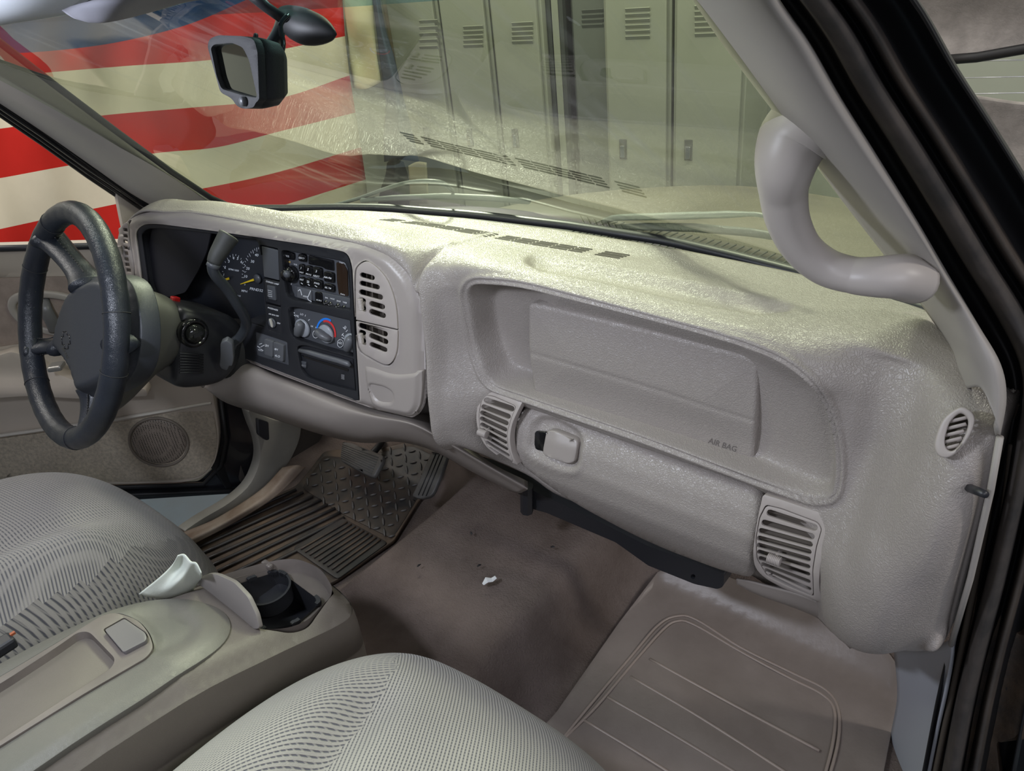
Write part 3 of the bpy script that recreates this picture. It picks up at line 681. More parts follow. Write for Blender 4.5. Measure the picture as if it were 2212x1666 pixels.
shell('display', rpoly([(726, 566), (741, 569), (750, 585), (752, 641), (732, 637), (728, 610)], 4, 3), [], SBo(.0062), .004, mat('display', (.03, .018, .012), .15), rad, 0, Bn, bev=.0006)
mb = MB(); c = Sr(634, 590); mb.lathe(c, -Bn, [(.0135, 0), (.0135, .010), (.0115, .012), (.0105, .012), (.0098, .019), (.0085, .021)], 28); kn = mb.build('volume_knob', M_BLACKG, rad)
mb = MB(); c = SBo(-.014)(621, 592); mb.lathe(c, -Bn, [(.005, -.003), (.0068, .001), (.005, .005), (.002, .0065)], 16); mb.build('tone_tab', M_DGREY, kn)
shell('tuner_bar', rpoly([(634, 617), (668, 625), (757, 645), (757, 668), (690, 653), (636, 642)], 4, 3), [], SBo(.004), .01, M_DGREY, rad, 0, Bn, bev=.002)
shell('button', rpoly([(641, 619), (672, 627), (673, 651), (642, 643)], 3, 3), [], SBo(.001), .008, M_MGREY, rad, 0, Bn, bev=.0025)
shell('button', rpoly([(680, 630), (694, 633), (696, 656), (681, 653)], 4, 3), [], SBo(.001), .008, M_BLACKG, rad, 0, Bn, bev=.002)
for x_, y_ in [(705, 655), (715, 658), (731, 662), (744, 666)]:
    mb = MB(); mb.lathe(SBo(.004)(x_, y_), -Bn, [(.0052, 0), (.005, .0005), (.0032, .0009), (.003, .006), (.001, .007)], 14); mb.build('slide_knob', M_BLACKG, rad)
mb = MB(); Sp = SBo(.0015); Sq = SBo(.0067)
for t_, x_, y_, s_, S_ in [('RCL', 616, 554, 5, Sp), ('EJECT', 645, 558, 5, Sp), ('VOL', 634, 572, 4.5, Sq), ('1', 648, 581, 7, Sp), ('PREV', 646, 589, 4.2, Sp), ('2', 663, 584, 7, Sp), ('PROG', 660, 593, 4.6, Sp), ('3', 681, 588, 7, Sp), ('NEXT', 676, 597, 5.4, Sp),
                           ('REV', 647, 605, 5, Sp), ('FWD', 678, 613, 5.5, Sp), ('AM-FM', 699, 600, 5.6, Sp), ('SEL TM', 701, 622, 4.6, Sp), ('TONE', 619, 613, 4.2, Sq), ('SEEK', 654, 641, 4.6, SBo(-.0005)), ('SCAN', 683, 649, 4.4, SBo(-.0005)),
                           ('BAL', 702, 644, 4, SBo(.0035)), ('FADE', 713, 646, 4, SBo(.0035)), ('BASS', 727, 651, 4, SBo(.0035)), ('TREB', 740, 654, 4, SBo(.0035)), ('THEFTLOCK', 732, 568, 4.4, SBo(.0055)), ('Delco', 735, 636, 4.2, SBo(.0055))]:
    text_into(mb, t_, (x_, y_), (x_+10, y_+2.3), s_, S_, bold=.01)
for a, b in [((663, 607), (668, 608)), ((663, 610), (668, 611)), ((665, 614), (669, 617)), ((650, 611), (654, 614)), ((680, 617), (685, 620))]: stroke(mb, a, b, 1.4, Sp)
for a, b in [((644, 629), (648, 625)), ((648, 625), (650, 630)), ((650, 630), (652, 638)), ((664, 645), (671, 628)), ((664, 640), (666, 648)), ((666, 648), (673, 652))]: stroke(mb, a, b, 1.5, SBo(.0004))
mb.build('lettering', M_WHITE, rad, smooth=False)
mb = MB(); text_into(mb, 'PWR', (617, 566), (627, 568.3), 5, Sq, bold=.02); mb.build('power_lettering', M_GOLD, rad, smooth=False)

# ================================================================== HEATER CONTROLS
cl = thing('climate_control_panel', 'black heater control panel with grey rotary knobs below the radio', 'climate control', SB(690, 710)+Bn*.01)
shell('faceplate', ins(CLI, .985), [], SBo(.006), .012, M_DGREY, cl, 0, Bn, bev=.001)
wall('pocket_wall', CLI, SBl(.004), 0, .035, M_BLACK, cl)
def rot(px, py, ang):
    c = SBo(.005)(px, py); u = nrm(np.cross(Bn, [0, 0, 1.])); w = np.cross(u, Bn); a = math.radians(ang)
    mb = MB(); mb.lathe(c, -Bn, [(.0168, 0), (.0165, .003), (.015, .005)], 32); k = mb.build('knob', M_LGREY, cl)
    d = math.cos(a)*u+math.sin(a)*w; s = np.cross(d, Bn)
    mb = MB(); pts = [c-d*.0155-Bn*.005, c-d*.010-Bn*.009, c+d*.0-Bn*.0105, c+d*.010-Bn*.0095, c+d*.0155-Bn*.007]
    mb.tube(pts, [.0045, .0072, .0082, .0078, .005], 14, flat=.9); g = mb.build('knob_grip', M_MGREY, k)
    return k
rot(655, 708, 62); rot(706, 721, 158); rot(762, 740, 62)
mb = MB(); St = SBo(.0055)
for (px, py), m_ in [((682, 722), 0), ((735, 742), 0)]:
    mb2 = MB(); mb2.lathe(St(px, py), -Bn, [(.0066, 0), (.0066, .0012), (.0058, .002)], 24); mb2.build('button', M_DGREY, cl)
    for k in range(20):
        a = 2*PI*k/20; b = 2*PI*(k+1)/20; stroke(mb, (px+6.4*math.cos(a), py+8.4*math.sin(a)), (px+6.4*math.cos(b), py+8.4*math.sin(b)), .9, SBo(.0032))
text_into(mb, 'A/C', (730, 742), (740, 744.5), 5.4, SBo(.0018), bold=.02)
for a, b in [((679, 722), (685, 720)), ((679, 722), (686, 726)), ((683, 722), (687, 722))]: stroke(mb, a, b, 1, SBo(.0018))
for t_, x_, y_, s_ in [('OFF', 636, 683, 5), ('LO', 648, 680, 5.5), ('HI', 671, 706, 5), ('MAX', 681, 709, 4.8)]: text_into(mb, t_, (x_, y_), (x_+10, y_+2.4), s_, St, bold=.02)
for a, b in [((660, 680), (659, 684)), ((669, 690), (666, 693)), ((642, 683), (645, 686)), ((741, 707), (746, 712)), ((746, 704), (743, 710)), ((748, 706), (745, 712)), ((739, 722), (743, 727)), ((742, 720), (738, 725)), ((738, 729), (743, 732)), ((747, 717), (751, 713))]: stroke(mb, a, b, 1.2, St)
for dx, dy in [(0, 0), (4, 1), (0, 5), (4, 6)]: stroke(mb, (630+dx, 674+dy), (632.6+dx, 676+dy), 2.2, St)
mb.build('lettering', M_WHITE, cl, smooth=False)
for nm, mm, r0, r1, a0, a1 in [('cold_arc', M_BLUEP, 1.20, 1.42, 65, 178), ('hot_arc', M_REDP, 1.02, 1.22, -12, 112)]:
    mb = MB(); V = []; k = 22
    for i in range(k+1):
        a = math.radians(a0+(a1-a0)*i/k)
        for r in (r0, r1): V.append(St(706+16.5*r*math.cos(a)*1.0, 720-23.5*r*math.sin(a)+3*math.cos(a)))
    mb.add([v-Bn*.0005 for v in V], [(2*i, 2*i+1, 2*i+3, 2*i+2) for i in range(k)]); mb.build(nm, mm, cl, smooth=False)

# ================================================================== CD SLOT UNIT
cd = thing('compact_disc_player', 'black slot loading disc player below the heater controls', 'disc player', SB(705, 790)+Bn*.01)
shell('faceplate', ins(CDP, .985), [], SBl(.010), .012, M_BLACK, cd, 0, Bn, bev=.001)
wall('pocket_wall', CDP, SBl(.004), 0, .02, M_BLACK, cd)
mb = MB(); P_ = [SBl(.004)(x, y) for x, y in [(647, 757), (670, 762), (700, 771), (730, 779), (752, 786), (757, 791)]]; mb.tube(P_, [.0035, .0045, .005, .005, .005, .003], 12); mb.build('slot_hood', M_MGREY, cd)
shell('disc_slot', rpoly([(650, 767), (752, 797), (752, 803), (660, 774)], 2, 2), [], SBl(.0088), .004, M_BLACKG, cd, 0, Bn, bev=0)
shell('eject_button', rpoly([(650, 780), (660, 783), (661, 796), (653, 794)], 1, 1), [], SBl(.007), .004, M_DGREY, cd, 0, Bn, bev=.0008)
mb = MB(); text_into(mb, 'EJECT', (651, 790), (660, 792.6), 3.8, SBl(.0065), bold=.02)
for k in range(5): stroke(mb, (737, 809+2.2*k), (744, 811+2.2*k), 1, SBl(.0095))
mb.build('lettering', mat('grey_print', (.3, .3, .31), .6), cd, smooth=False)
mb = MB()
# ledge below the switches
netmesh('lower_ledge', [[(524, 772, 'y', -.150), (600, 800, 'y', -.142), (700, 838, 'y', -.132), (768, 864, 'y', -.125)],
                        [(528, 768, 'y', -.13), (602, 793, 'y', -.122), (700, 828, 'y', -.112), (766, 850, 'y', -.105)]], 4, 6, M_BLACKG, dash, .002)

# ================================================================== STEERING
M_LEATHER = mat('black_leather', (.018, .022, .03), .33, bump='grain', bscale=420, bstr=.25, bdist=.0005, var=.25, vscale=14)
M_HUB = mat('wheel_pad_vinyl', (.03, .034, .042), .42, bump='grain', bscale=500, bstr=.2, bdist=.0004)
M_OLIVE = mat('dark_grey_shroud', (.085, .084, .078), .42, bump='noise', bscale=700, bstr=.25, bdist=.0005, var=.1, vscale=9)
M_THREAD = mat('stitching', (.02, .02, .022), .7)
WC = PXx(150, 705, -.45)
_t, _a = math.radians(25), math.radians(-4)
Wu = np.array([0, math.sin(_t), math.cos(_t)]); Ws = np.array([math.cos(_a), math.sin(_a), 0]); Ws = nrm(Ws-Wu*(Ws@Wu)); Wa = nrm(np.cross(Wu, Ws))
if Wa[1] < 0: Wa = -Wa
sw_ = thing('steering_wheel', 'black leather wrapped steering wheel with four spokes in front of the gauges', 'steering wheel', WC)
def wp(r, deg, d=0.): a = math.radians(deg); return WC+r*(math.cos(a)*Ws+math.sin(a)*Wu)+Wa*d
mb = MB(); N_ = 192; R_ = []
for i in range(N_):
    a = 360*i/N_; g = .0180+.0005*abs(math.sin(math.radians(a*18)))
    R_.append(g)
mb.tube([wp(.1775, 360*i/N_) for i in range(N_)], R_, 20, closed=True)
rim = mb.build('rim', M_LEATHER, sw_)
# finger bumps and stitching on the back of the rim
mb = MB()
for i in range(110):
    a = 360*i/110
    p = wp(.1602, a, .001); q_ = wp(.1602, a+1.9, -.001); mb.tube([p, q_], .0009, 5)
mb.build('stitching', M_THREAD, rim)
for a in (18, 122, 158, 225, 288, 350):
    mb = MB(); mb.tube([wp(.1775+.0187*math.cos(t), a, .0187*math.sin(t)) for t in np.linspace(0, 2*PI, 21)[:-1]], .0007, 5, closed=True)
    mb.build('seam_ring', M_THREAD, rim)
HP = lambda px, py: plane(WC+Wa*.012, Wa)(px, py)
HUB = spoly([(188, 606), (212, 592), (240, 592), (268, 612), (284, 660), (290, 720), (284, 780), (262, 825), (225, 850), (186, 858), (172, 838), (160, 805), (138, 778), (118, 760), (113, 742), (118, 716), (128, 688), (146, 650), (165, 622)], 4)
def hubdisp(P):
    d = -segdist(P, HUB); e = sm(d, 0, 26); c = P[:, 0]-200
    ridge = np.clip(-(P[:, 0]-(185+.12*(P[:, 1]-700)))/70, -1.2, 1)
    return -e*.024+.010*np.clip(np.abs(ridge), 0, 1)**1.3
hub = shell('hub_pad', HUB, [], plane(WC+Wa*.022, Wa), .03, M_HUB, sw_, 7, Wa, bev=.002, disp=hubdisp)
def spoke(deg, base_px, w0, w1, dd=.022):
    a = wp(.178, deg, .003); b = plane(WC+Wa*dd, Wa)(*base_px); m = (a+b)/2+Wa*.006
    mb = MB(); pts = cr([a, a*.72+m*.28+Wa*.003, m, b*.6+m*.4+Wa*.002, b], 6); k = len(pts)
    rad = [w1+(w0-w1)*abs(2*i/(k-1)-1)**1.7 for i in range(k)]
    mb.tube(pts, rad, 18, flat=.55)
    sp = mb.build('spoke', M_LEATHER, sw_)
    mb = MB()
    for i in range(2, k-3, 1):
        p = pts[i]; d = nrm(pts[i+1]-pts[i]); s = nrm(np.cross(d, Wa))
        for sg in (-1, 1):
            q_ = p+s*sg*rad[i]*.72+Wa*(-rad[i]*.35); mb.tube([q_, q_+d*.004], .0011, 5)
    mb.build('stitching', M_THREAD, sp)
spoke(136, (192, 618), .030, .021); spoke(204, (135, 745), .028, .018); spoke(292, (188, 838), .020, .014); spoke(4, (262, 745), .030, .021)
# bow-tie mark and lettering pressed into the pad
HB = bvh(hub)
def hubS(px, py):
    r = nrm(ray(px, py)); h = HB.ray_cast(Vector(CP), Vector(r)); return np.array(h[0])-r*.0006 if h[0] else HP(px, py)
mb = MB()
tie = [(-17, -3), (-9, -5), (-8, -9), (9, -7), (8, -3), (17, -1), (16, 6), (8, 6), (7, 10), (-9, 8), (-8, 4), (-17, 3)]
ca, sa = math.cos(math.radians(78)), math.sin(math.radians(78)); T_ = [(143+(x*ca-y*sa)*1.0, 735+(x*sa+y*ca)*1.1) for x, y in tie]
for i in range(len(T_)): mb.tube([hubS(*T_[i]), hubS(*T_[(i+1) % len(T_)])], .0009, 6)
text_into(mb, 'AIR BAG', (133, 752), (145, 776), 7, hubS); mb.build('emblem', M_BLACKG, hub)
# back cover of the wheel and the column
mb = MB()
def ringsec(d, cu, cs, hu, hs, n=28, pw=2.4):
    c = WC+Wa*d+Wu*cu+Ws*cs; out = []
    for j in range(n):
        a = 2*PI*j/n; x, y = math.cos(a), math.sin(a)
        x = math.copysign(abs(x)**(2/pw), x); y = math.copysign(abs(y)**(2/pw), y); out.append(c+Ws*hs*x+Wu*hu*y)
    return out
def loft(mb, secs):
    n = len(secs[0]); V = [p for s in secs for p in s]
    Fc = [(i*n+j, i*n+(j+1) % n, (i+1)*n+(j+1) % n, (i+1)*n+j) for i in range(len(secs)-1) for j in range(n)]
    mb.add(V, Fc+[tuple(range(n-1, -1, -1)), tuple((len(secs)-1)*n+j for j in range(n))])
def smoothsecs(secs, k): return [np.array([q for q in s]) for s in cr([np.array(s) for s in secs], k)]
loft(mb, smoothsecs([ringsec(.030, -.016, .0, .075, .075), ringsec(.040, -.02, .002, .100, .082), ringsec(.06, -.03, 0, .113, .078), ringsec(.09, -.026, 0, .098, .068), ringsec(.125, -.010, 0, .074, .062), ringsec(.15, -.004, 0, .060, .060), ringsec(.156, -.004, 0, .05, .052)], 5))
mb.build('back_cover', M_OLIVE, sw_)
M_RUBD_ = mat('seam_black', (.004, .004, .004), .8)
co = thing('steering_column', 'black steering column housing with ignition lock behind the steering wheel', 'steering column', WC+Wa*.2)
mb = MB(); loft(mb, smoothsecs([ringsec(.150, -.020, .003, .062, .050, pw=8), ringsec(.158, -.022, .003, .070, .056, pw=8), ringsec(.18, -.024, .003, .071, .060, pw=8), ringsec(.23, -.024, .003, .064, .060, pw=8), ringsec(.262, -.022, .0, .050, .055, pw=4), ringsec(.275, -.02, 0, .04, .045)], 5))
mb.build('shroud', M_BLACK, co)
mb = MB(); loft(mb, [ringsec(.26, -.035, .0, .055, .05), ringsec(.30, -.04, 0, .06, .05), ringsec(.40, -.05, 0, .06, .06)]); mb.build('lower_boot', mat('boot_rubber', (.012, .012, .012), .7), co)
mb = MB(); mb.tube([WC+Wa*d+Ws*.0612+Wu*-.035 for d in (.155, .2, .25)], .0012, 6); mb.build('seam', M_RUBD_, co)
LK = plane((-.384, 0, 0), (1, .06, 0)); c = LK(418, 719)
mb = MB(); mb.lathe(c-Ws*.01, Ws, [(.025, 0), (.0255, .012), (.024, .016), (.019, .017), (.017, .013)], 28); lk = mb.build('ignition_lock', M_BLACKG, co)
mb = MB(); mb.lathe(c-Ws*.002, Ws, [(.0165, 0), (.0165, .010), (.013, .015), (.004, .017)], 24); mb.build('key_cylinder', mat('dark_lens', (.02, .021, .02), .08), lk)
mb = MB(); u_ = nrm(Wa); mb.box(c+Ws*.014, .004, .016, .006); mb.build('key_slot', M_BLACK, lk, smooth=False)
mb = MB()
for k in range(8):
    a, b = LK(386, 762+k*6), LK(437, 766+k*5.4); mb.tube([a+Ws*.003, b+Ws*.003], .0016, 6)
mb.build('rib', M_BLACK, co)
# red hazard button on top of the column
mb = MB(); c = PXx(378, 652, -.45)
mb.box(c, .016, .012, .018, np.array([Ws, Wa, Wu]).T); o = mb.build('hazard_button', M_RED, co, smooth=False); bevel(o, .002)
# column shift lever
lv_ = thing('gear_shift_lever', 'black bent column gear lever with rubber knob standing in front of the gauges', 'gear lever', PXx(500, 740, -.35))
pts = [(492, 765, 'x', -.355), (503, 742, 'x', -.35), (519, 728, 'x', -.34), (531, 706, 'x', -.325), (530, 688, 'x', -.31), (515, 662, 'x', -.30), (490, 624, 'x', -.295), (466, 596, 'x', -.29), (459, 578, 'x', -.288), (463, 563, 'x', -.286)]
P_ = cr([PT(p) for p in pts], 6)
mb = MB(); mb.tube(P_, [.0095]*6+[.0085]*(len(P_)-6), 16); mb.build('rod', mat('lever_black', (.03, .034, .04), .35), lv_)
KP = cr([PT(p) for p in [(461, 570, 'x', -.286), (468, 553, 'x', -.284), (480, 533, 'x', -.281), (491, 515, 'x', -.278), (496, 507, 'x', -.277)]], 5)
rr = list(np.interp(np.linspace(0, 1, len(KP)), [0, .05, .5, .85, .95, 1], [.0095, .011, .0145, .0165, .016, .012]))
mb = MB(); mb.tube(KP, rr, 20); mb.build('knob', mat('worn_rubber', (.045, .047, .045), .6, var=.3, vscale=30, bump='noise', bscale=600, bstr=.3, bdist=.0005), lv_)
mb = MB(); mb.tube([PXx(459, 577, -.288), PXx(463, 568, -.286)], .0105, 16); mb.build('collar', M_DGREY, lv_)
GB = plane3((480, 760, 'x', -.34), (505, 760, 'x', -.325), (485, 800, 'x', -.355))
shell('gaiter', rpoly([(476, 742), (489, 736), (502, 745), (504, 775), (501, 792), (495, 790), (490, 801), (478, 797), (474, 790), (476, 770)], 3, 2), [], GB, .012, M_MGREY, lv_, 4, None, bev=.003)

# ================================================================== GLASS
def glass_mat(name, tint, refl=.09, dirt=0.03):
    m = bpy.data.materials.new(name); m.use_nodes = True; nt = m.node_tree; N = nt.nodes; L = nt.links; N.clear()
    out = N.new('ShaderNodeOutputMaterial'); tr = N.new('ShaderNodeBsdfTransparent'); gl = N.new('ShaderNodeBsdfGlossy'); df = N.new('ShaderNodeBsdfDiffuse')
    gl.inputs['Roughness'].default_value = .012; tr.inputs[0].default_value = (*tint, 1); df.inputs[0].default_value = (.75, .78, .7, 1)
    fr = N.new('ShaderNodeFresnel'); fr.inputs[0].default_value = 1.52
    mu = N.new('ShaderNodeMath'); mu.operation = 'MULTIPLY_ADD'; mu.inputs[1].default_value = 1.0; mu.inputs[2].default_value = refl; mu.use_clamp = True
    L.new(fr.outputs[0], mu.inputs[0])
    mx = N.new('ShaderNodeMixShader'); L.new(mu.outputs[0], mx.inputs[0]); L.new(tr.outputs[0], mx.inputs[1]); L.new(gl.outputs[0], mx.inputs[2])
    # film of dust with wiped streaks
    tc = N.new('ShaderNodeTexCoord'); mp = N.new('ShaderNodeMapping'); mp.inputs['Rotation'].default_value = (0, 0, .5); mp.inputs['Scale'].default_value = (60, 2.2, 2.2)
    n1 = N.new('ShaderNodeTexNoise'); n1.inputs['Scale'].default_value = 1; n1.inputs['Detail'].default_value = 5
    n2 = N.new('ShaderNodeTexNoise'); n2.inputs['Scale'].default_value = 3.2; n2.inputs['Detail'].default_value = 3
    L.new(tc.outputs['Object'], mp.inputs[0]); L.new(mp.outputs[0], n1.inputs['Vector']); L.new(tc.outputs['Object'], n2.inputs['Vector'])
    a = N.new('ShaderNodeMapRange'); a.inputs[1].default_value = .52; a.inputs[2].default_value = .85; L.new(n1.outputs[0], a.inputs[0])
    b = N.new('ShaderNodeMapRange'); b.inputs[1].default_value = .42; b.inputs[2].default_value = .7; L.new(n2.outputs[0], b.inputs[0])
    c = N.new('ShaderNodeMath'); c.operation = 'MULTIPLY'; L.new(a.outputs[0], c.inputs[0]); L.new(b.outputs[0], c.inputs[1])
    d = N.new('ShaderNodeMath'); d.operation = 'MULTIPLY_ADD'; d.inputs[1].default_value = dirt*7; d.inputs[2].default_value = dirt; L.new(c.outputs[0], d.inputs[0])
    m2 = N.new('ShaderNodeMixShader'); L.new(d.outputs[0], m2.inputs[0]); L.new(mx.outputs[0], m2.inputs[1]); L.new(df.outputs[0], m2.inputs[2])
    L.new(m2.outputs[0], out.inputs[0]); return m
M_WS = glass_mat('windshield_glass', (.80, .90, .72), .03, .045)
XS = [-.70, -.60, -.45, -.25, 0, .25, .45, .58, .66]
def wsy(x, z):
    e = abs(x)/.65; k = .62+.30*e**3; yb = .222-(.085*e**2.2 if x > 0 else .205*e**1.9)
    return yb-(z-.735)/k
def wsxe(z, s): return s*(.665-.255*(z-.735)) if s > 0 else -(.66-.27*(z-.735))
net = []
for z in (.70, .735, .80, .88, .96, 1.04, 1.11, 1.19):
    row = []
    for f in np.linspace(-1, 1, 13):
        x = wsxe(z, 1)*f if f > 0 else -wsxe(z, -1)*f
        x = x*1.015; row.append(np.array([x, wsy(x, z), z]))
    net.append(row)
ws = netmesh('windshield', net, 4, 4, M_WS)
tag(ws, 'greenish windshield glass with dust streaks above the dashboard', 'windshield')
# tinted band near the top edge, fused into the glass
net2 = [[p+np.array([0, .003, .002]) for p in r] for r in [[np.array([x, wsy(x, z), z]) for x in np.linspace(-.60, .60, 9)] for z in (1.118, 1.14, 1.16, 1.19)]]
sb = netmesh('sun_band', net2, 3, 3, glass_mat('blue_tint_glass', (.45, .72, .92), .0, .0), ws)
# black seal along the foot of the glass
mb = MB(); mb.tube([np.array([x, min(wsy(x, .735), yw(x)+.035), .728]) for x in np.linspace(-.6, .70, 40)], .010, 8, flat=.7)
tag(mb.build('windshield_seal', M_BLACK), 'black rubber seal along the foot of the windshield', 'seal')

# ================================================================== PILLARS
M_TRIM = mat('pillar_trim', (.35, .325, .295), .55, bump='noise', bscale=500, bstr=.15, bdist=.0005)
def pil_edge(z, s): x = wsxe(z, s); return np.array([x, wsy(x, z), z])
def netp(name, net, nu, nv, m, parent=None, thick=.004): return netmesh(name, net, nu, nv, m, parent, thick)
# passenger side pillar cover
PR = [[(1500, 0, 'y', -.30), (1488, -40, 'y', -.33)], ]
inner = [(1470, -60, 'y', -.34), (1497, 0, 'y', -.285), (1560, 95, 'y', -.235), (1650, 215, 'y', -.175), (1740, 330, 'y', -.115), (1835, 455, 'y', -.04), (1920, 565, 'y', .05), (1992, 662, 'y', .10), (2048, 745, 'y', .05), (2068, 800, 'y', .0), (2085, 840, 'y', -.02)]
mid1 = [(1540, -60, 'y', -.40), (1570, 0, 'y', -.355), (1630, 95, 'y', -.30), (1710, 215, 'y', -.245), (1795, 330, 'y', -.19), (1885, 455, 'y', -.125), (1965, 565, 'y', -.05), (2030, 662, 'y', -.01), (2080, 745, 'y', -.045), (2105, 800, 'y', -.065), (2120, 840, 'y', -.08)]
mid2 = [(1590, -60, 'y', -.425), (1625, 0, 'y', -.375), (1690, 95, 'y', -.32), (1765, 215, 'y', -.265), (1850, 335, 'y', -.21), (1935, 462, 'y', -.15), (2010, 580, 'y', -.09), (2075, 690, 'y', -.07), (2120, 780, 'y', -.085), (2142, 850, 'y', -.092), (2150, 905, 'y', -.095)]
outer = [(1645, -60, 'y', -.42), (1672, 0, 'y', -.365), (1740, 95, 'y', -.31), (1808, 215, 'y', -.255), (1885, 335, 'y', -.20), (1968, 470, 'y', -.145), (2040, 590, 'y', -.09), (2108, 700, 'y', -.075), (2158, 785, 'y', -.085), (2172, 860, 'y', -.085), (2160, 940, 'y', -.085)]
outer2 = [(1655, -60, 'y', -.38), (1685, 0, 'y', -.32), (1752, 95, 'y', -.27), (1820, 215, 'y', -.21), (1895, 335, 'y', -.16), (1978, 470, 'y', -.10), (2048, 590, 'y', -.05), (2113, 700, 'y', -.03), (2160, 785, 'y', -.04), (2173, 860, 'y', -.04), (2161, 940, 'y', -.04)]
pr = thing('pillar_cover', 'light grey plastic windshield pillar cover on the right with a grab handle', 'pillar trim', PT(mid1[5]))
netp('cover', [inner, mid1, mid2, outer, outer2], 6, 6, M_TRIM, pr)
gh = [(1722, 262, 'y', -.16), (1690, 268, 'y', -.155), (1668, 300, 'y', -.15), (1667, 370, 'y', -.14), (1683, 450, 'y', -.13), (1712, 520, 'y', -.12), (1760, 575, 'y', -.11), (1820, 600, 'y', -.105), (1880, 598, 'y', -.105), (1925, 575, 'y', -.11), (1950, 560, 'y', -.11)]
gh = [(1748, 268, 'y', -.15), (1716, 300, 'y', -.155), (1697, 350, 'y', -.16), (1692, 410, 'y', -.15), (1702, 475, 'y', -.14), (1732, 535, 'y', -.13), (1782, 576, 'y', -.12), (1840, 594, 'y', -.115), (1890, 598, 'y', -.115), (1935, 598, 'y', -.11), (1972, 602, 'y', -.09)]
P_ = cr([PT(p) for p in gh], 6); mb = MB()
k = len(P_); rr = [float(np.interp(i/(k-1), [0, .12, .3, .5, .7, .9, 1], [.036, .033, .0235, .0195, .0185, .022, .025])) for i in range(k)]
mb.tube(P_, rr, 22, flat=.85)
hd = mb.build('grab_handle', mat('handle_plastic', (.42, .385, .355), .42), pr)
mb = MB(); mb.tube([PYy(1664, 318, -.176), PYy(1661, 335, -.176), PYy(1660, 362, -.174), PYy(1662, 388, -.172), PYy(1666, 402, -.170)], [.001, .0045, .0055, .0045, .001], 12, flat=.5); mb.build('screw_cap', M_VENT, hd)
# driver side pillar cover
innerL = [(-60, 50, 'x', -.555), (0, 97, 'x', -.565), (120, 190, 'x', -.585), (250, 288, 'x', -.61), (370, 375, 'x', -.635), (455, 430, 'x', -.655), (520, 456, 'x', -.665)]
midL = [(-70, 105, 'x', -.60), (-10, 150, 'x', -.605), (100, 238, 'x', -.625), (220, 330, 'x', -.65), (330, 412, 'x', -.67), (395, 448, 'x', -.68), (430, 475, 'x', -.69)]
outL = [(-80, 168, 'x', -.62), (-15, 208, 'x', -.63), (90, 278, 'x', -.65), (190, 348, 'x', -.67), (285, 415, 'x', -.69), (345, 450, 'x', -.70), (370, 470, 'x', -.70)]
outL2 = [(-82, 172, 'x', -.66), (-17, 212, 'x', -.67), (88, 282, 'x', -.69), (188, 352, 'x', -.71), (282, 418, 'x', -.73), (342, 453, 'x', -.74), (366, 473, 'x', -.74)]
plc = netp('pillar_cover', [innerL, midL, outL, outL2], 6, 6, M_TRIM); tag(plc, 'grey plastic windshield pillar cover on the far driver side', 'pillar trim')
mb = MB(); mb.tube([PT(p) for p in [(-60, 44, 'x', -.535), (0, 92, 'x', -.545), (120, 185, 'x', -.565), (250, 283, 'x', -.59), (370, 371, 'x', -.615), (455, 427, 'x', -.635), (530, 460, 'x', -.65)]], .006, 8)
tag(mb.build('glass_seal', M_BLACK), 'black seal between the windshield and the far pillar', 'seal')
mb = MB()
for dy, xx, r in ((0, 0, .008), (11, -.02, .007), (21, -.035, .006)):
    mb.tube([PT((x, y+dy, 'x', z+xx)) for x, y, z in [(-80, 172, -.66), (-15, 214, -.67), (90, 286, -.69), (190, 358, -.71), (270, 412, -.73), (325, 450, -.74), (345, 470, -.74)]], r, 10)
tag(mb.build('door_weatherstrip', M_BLACKG), 'black rubber weatherstrip along the far door opening', 'weatherstrip')

# passenger side door opening: black rubber and painted channels running down the front of the opening
M_RUB = mat('worn_black_rubber', (.03, .027, .025), .65, var=.45, vscale=18, color2=(.07, .058, .05), bump='noise', bscale=120, bstr=.3, bdist=.001)
M_RUBD = mat('black_rubber', (.008, .008, .009), .55)
M_PAINT = mat('dusty_black_paint', (.03, .026, .024), .5, var=.5, vscale=12, color2=(.075, .06, .048), bump='noise', bscale=90, bstr=.25, bdist=.001)
path = [(0, -40), (1, 0), (2, 95), (3, 215), (4, 335), (5, 470), (6, 590), (7, 700), (8, 790), (9, 870), (10, 950), (11, 1060), (12, 1250), (13, 1400), (14, 1560), (15, 1700)]
PE = np.array([(1650, -40), (1676, 0), (1744, 95), (1812, 215), (1889, 335), (1972, 470), (2044, 590), (2112, 700), (2160, 785), (2174, 862), (2162, 945), (2142, 1060), (2098, 1250), (2058, 1400), (2030, 1520), (1995, 1700)], float)
YE = [-.34, -.32, -.27, -.21, -.16, -.10, -.055, -.03, -.03, -.04, -.05, -.05, -.04, -.03, -.03, -.03]
OW = [np.array([w]) for w in (0,)]
def offs(a, b): return [PT((p[0]+(a+(b-a)*0)*f[0], p[1]+f[1]*a, 'y', y)) for p, f, y in zip(PE, FX, YE)]
FX = [(1.35, -.35)]*8+[(1.25, -.15), (1.1, 0), (1.05, 0), (1.0, .05), (1., .05), (1., .05), (1., .05), (1., .05)]
def band(cols): return [[PYy(p[0]+a*f[0], p[1]+a*f[1], y+dy) for p, f, y in zip(PE, FX, YE)] for a, dy in cols]
js = thing('door_opening_seal', 'thick black rubber seal around the front of the open passenger doorway', 'seal', PYy(2112, 700, -.03))
netmesh('inner_channel', band([(-6, .02), (0, .03), (12, .05), (26, .05), (34, .02)]), 4, 4, M_RUBD, js, .002)
netmesh('bulb', band([(32, .03), (36, -.005), (46, -.02), (60, -.02), (72, -.005), (76, .03)]), 4, 4, M_RUB, js, .002)
netmesh('outer_channel', band([(74, .03), (84, .04), (92, .03)]), 4, 4, M_RUBD, js, .002)
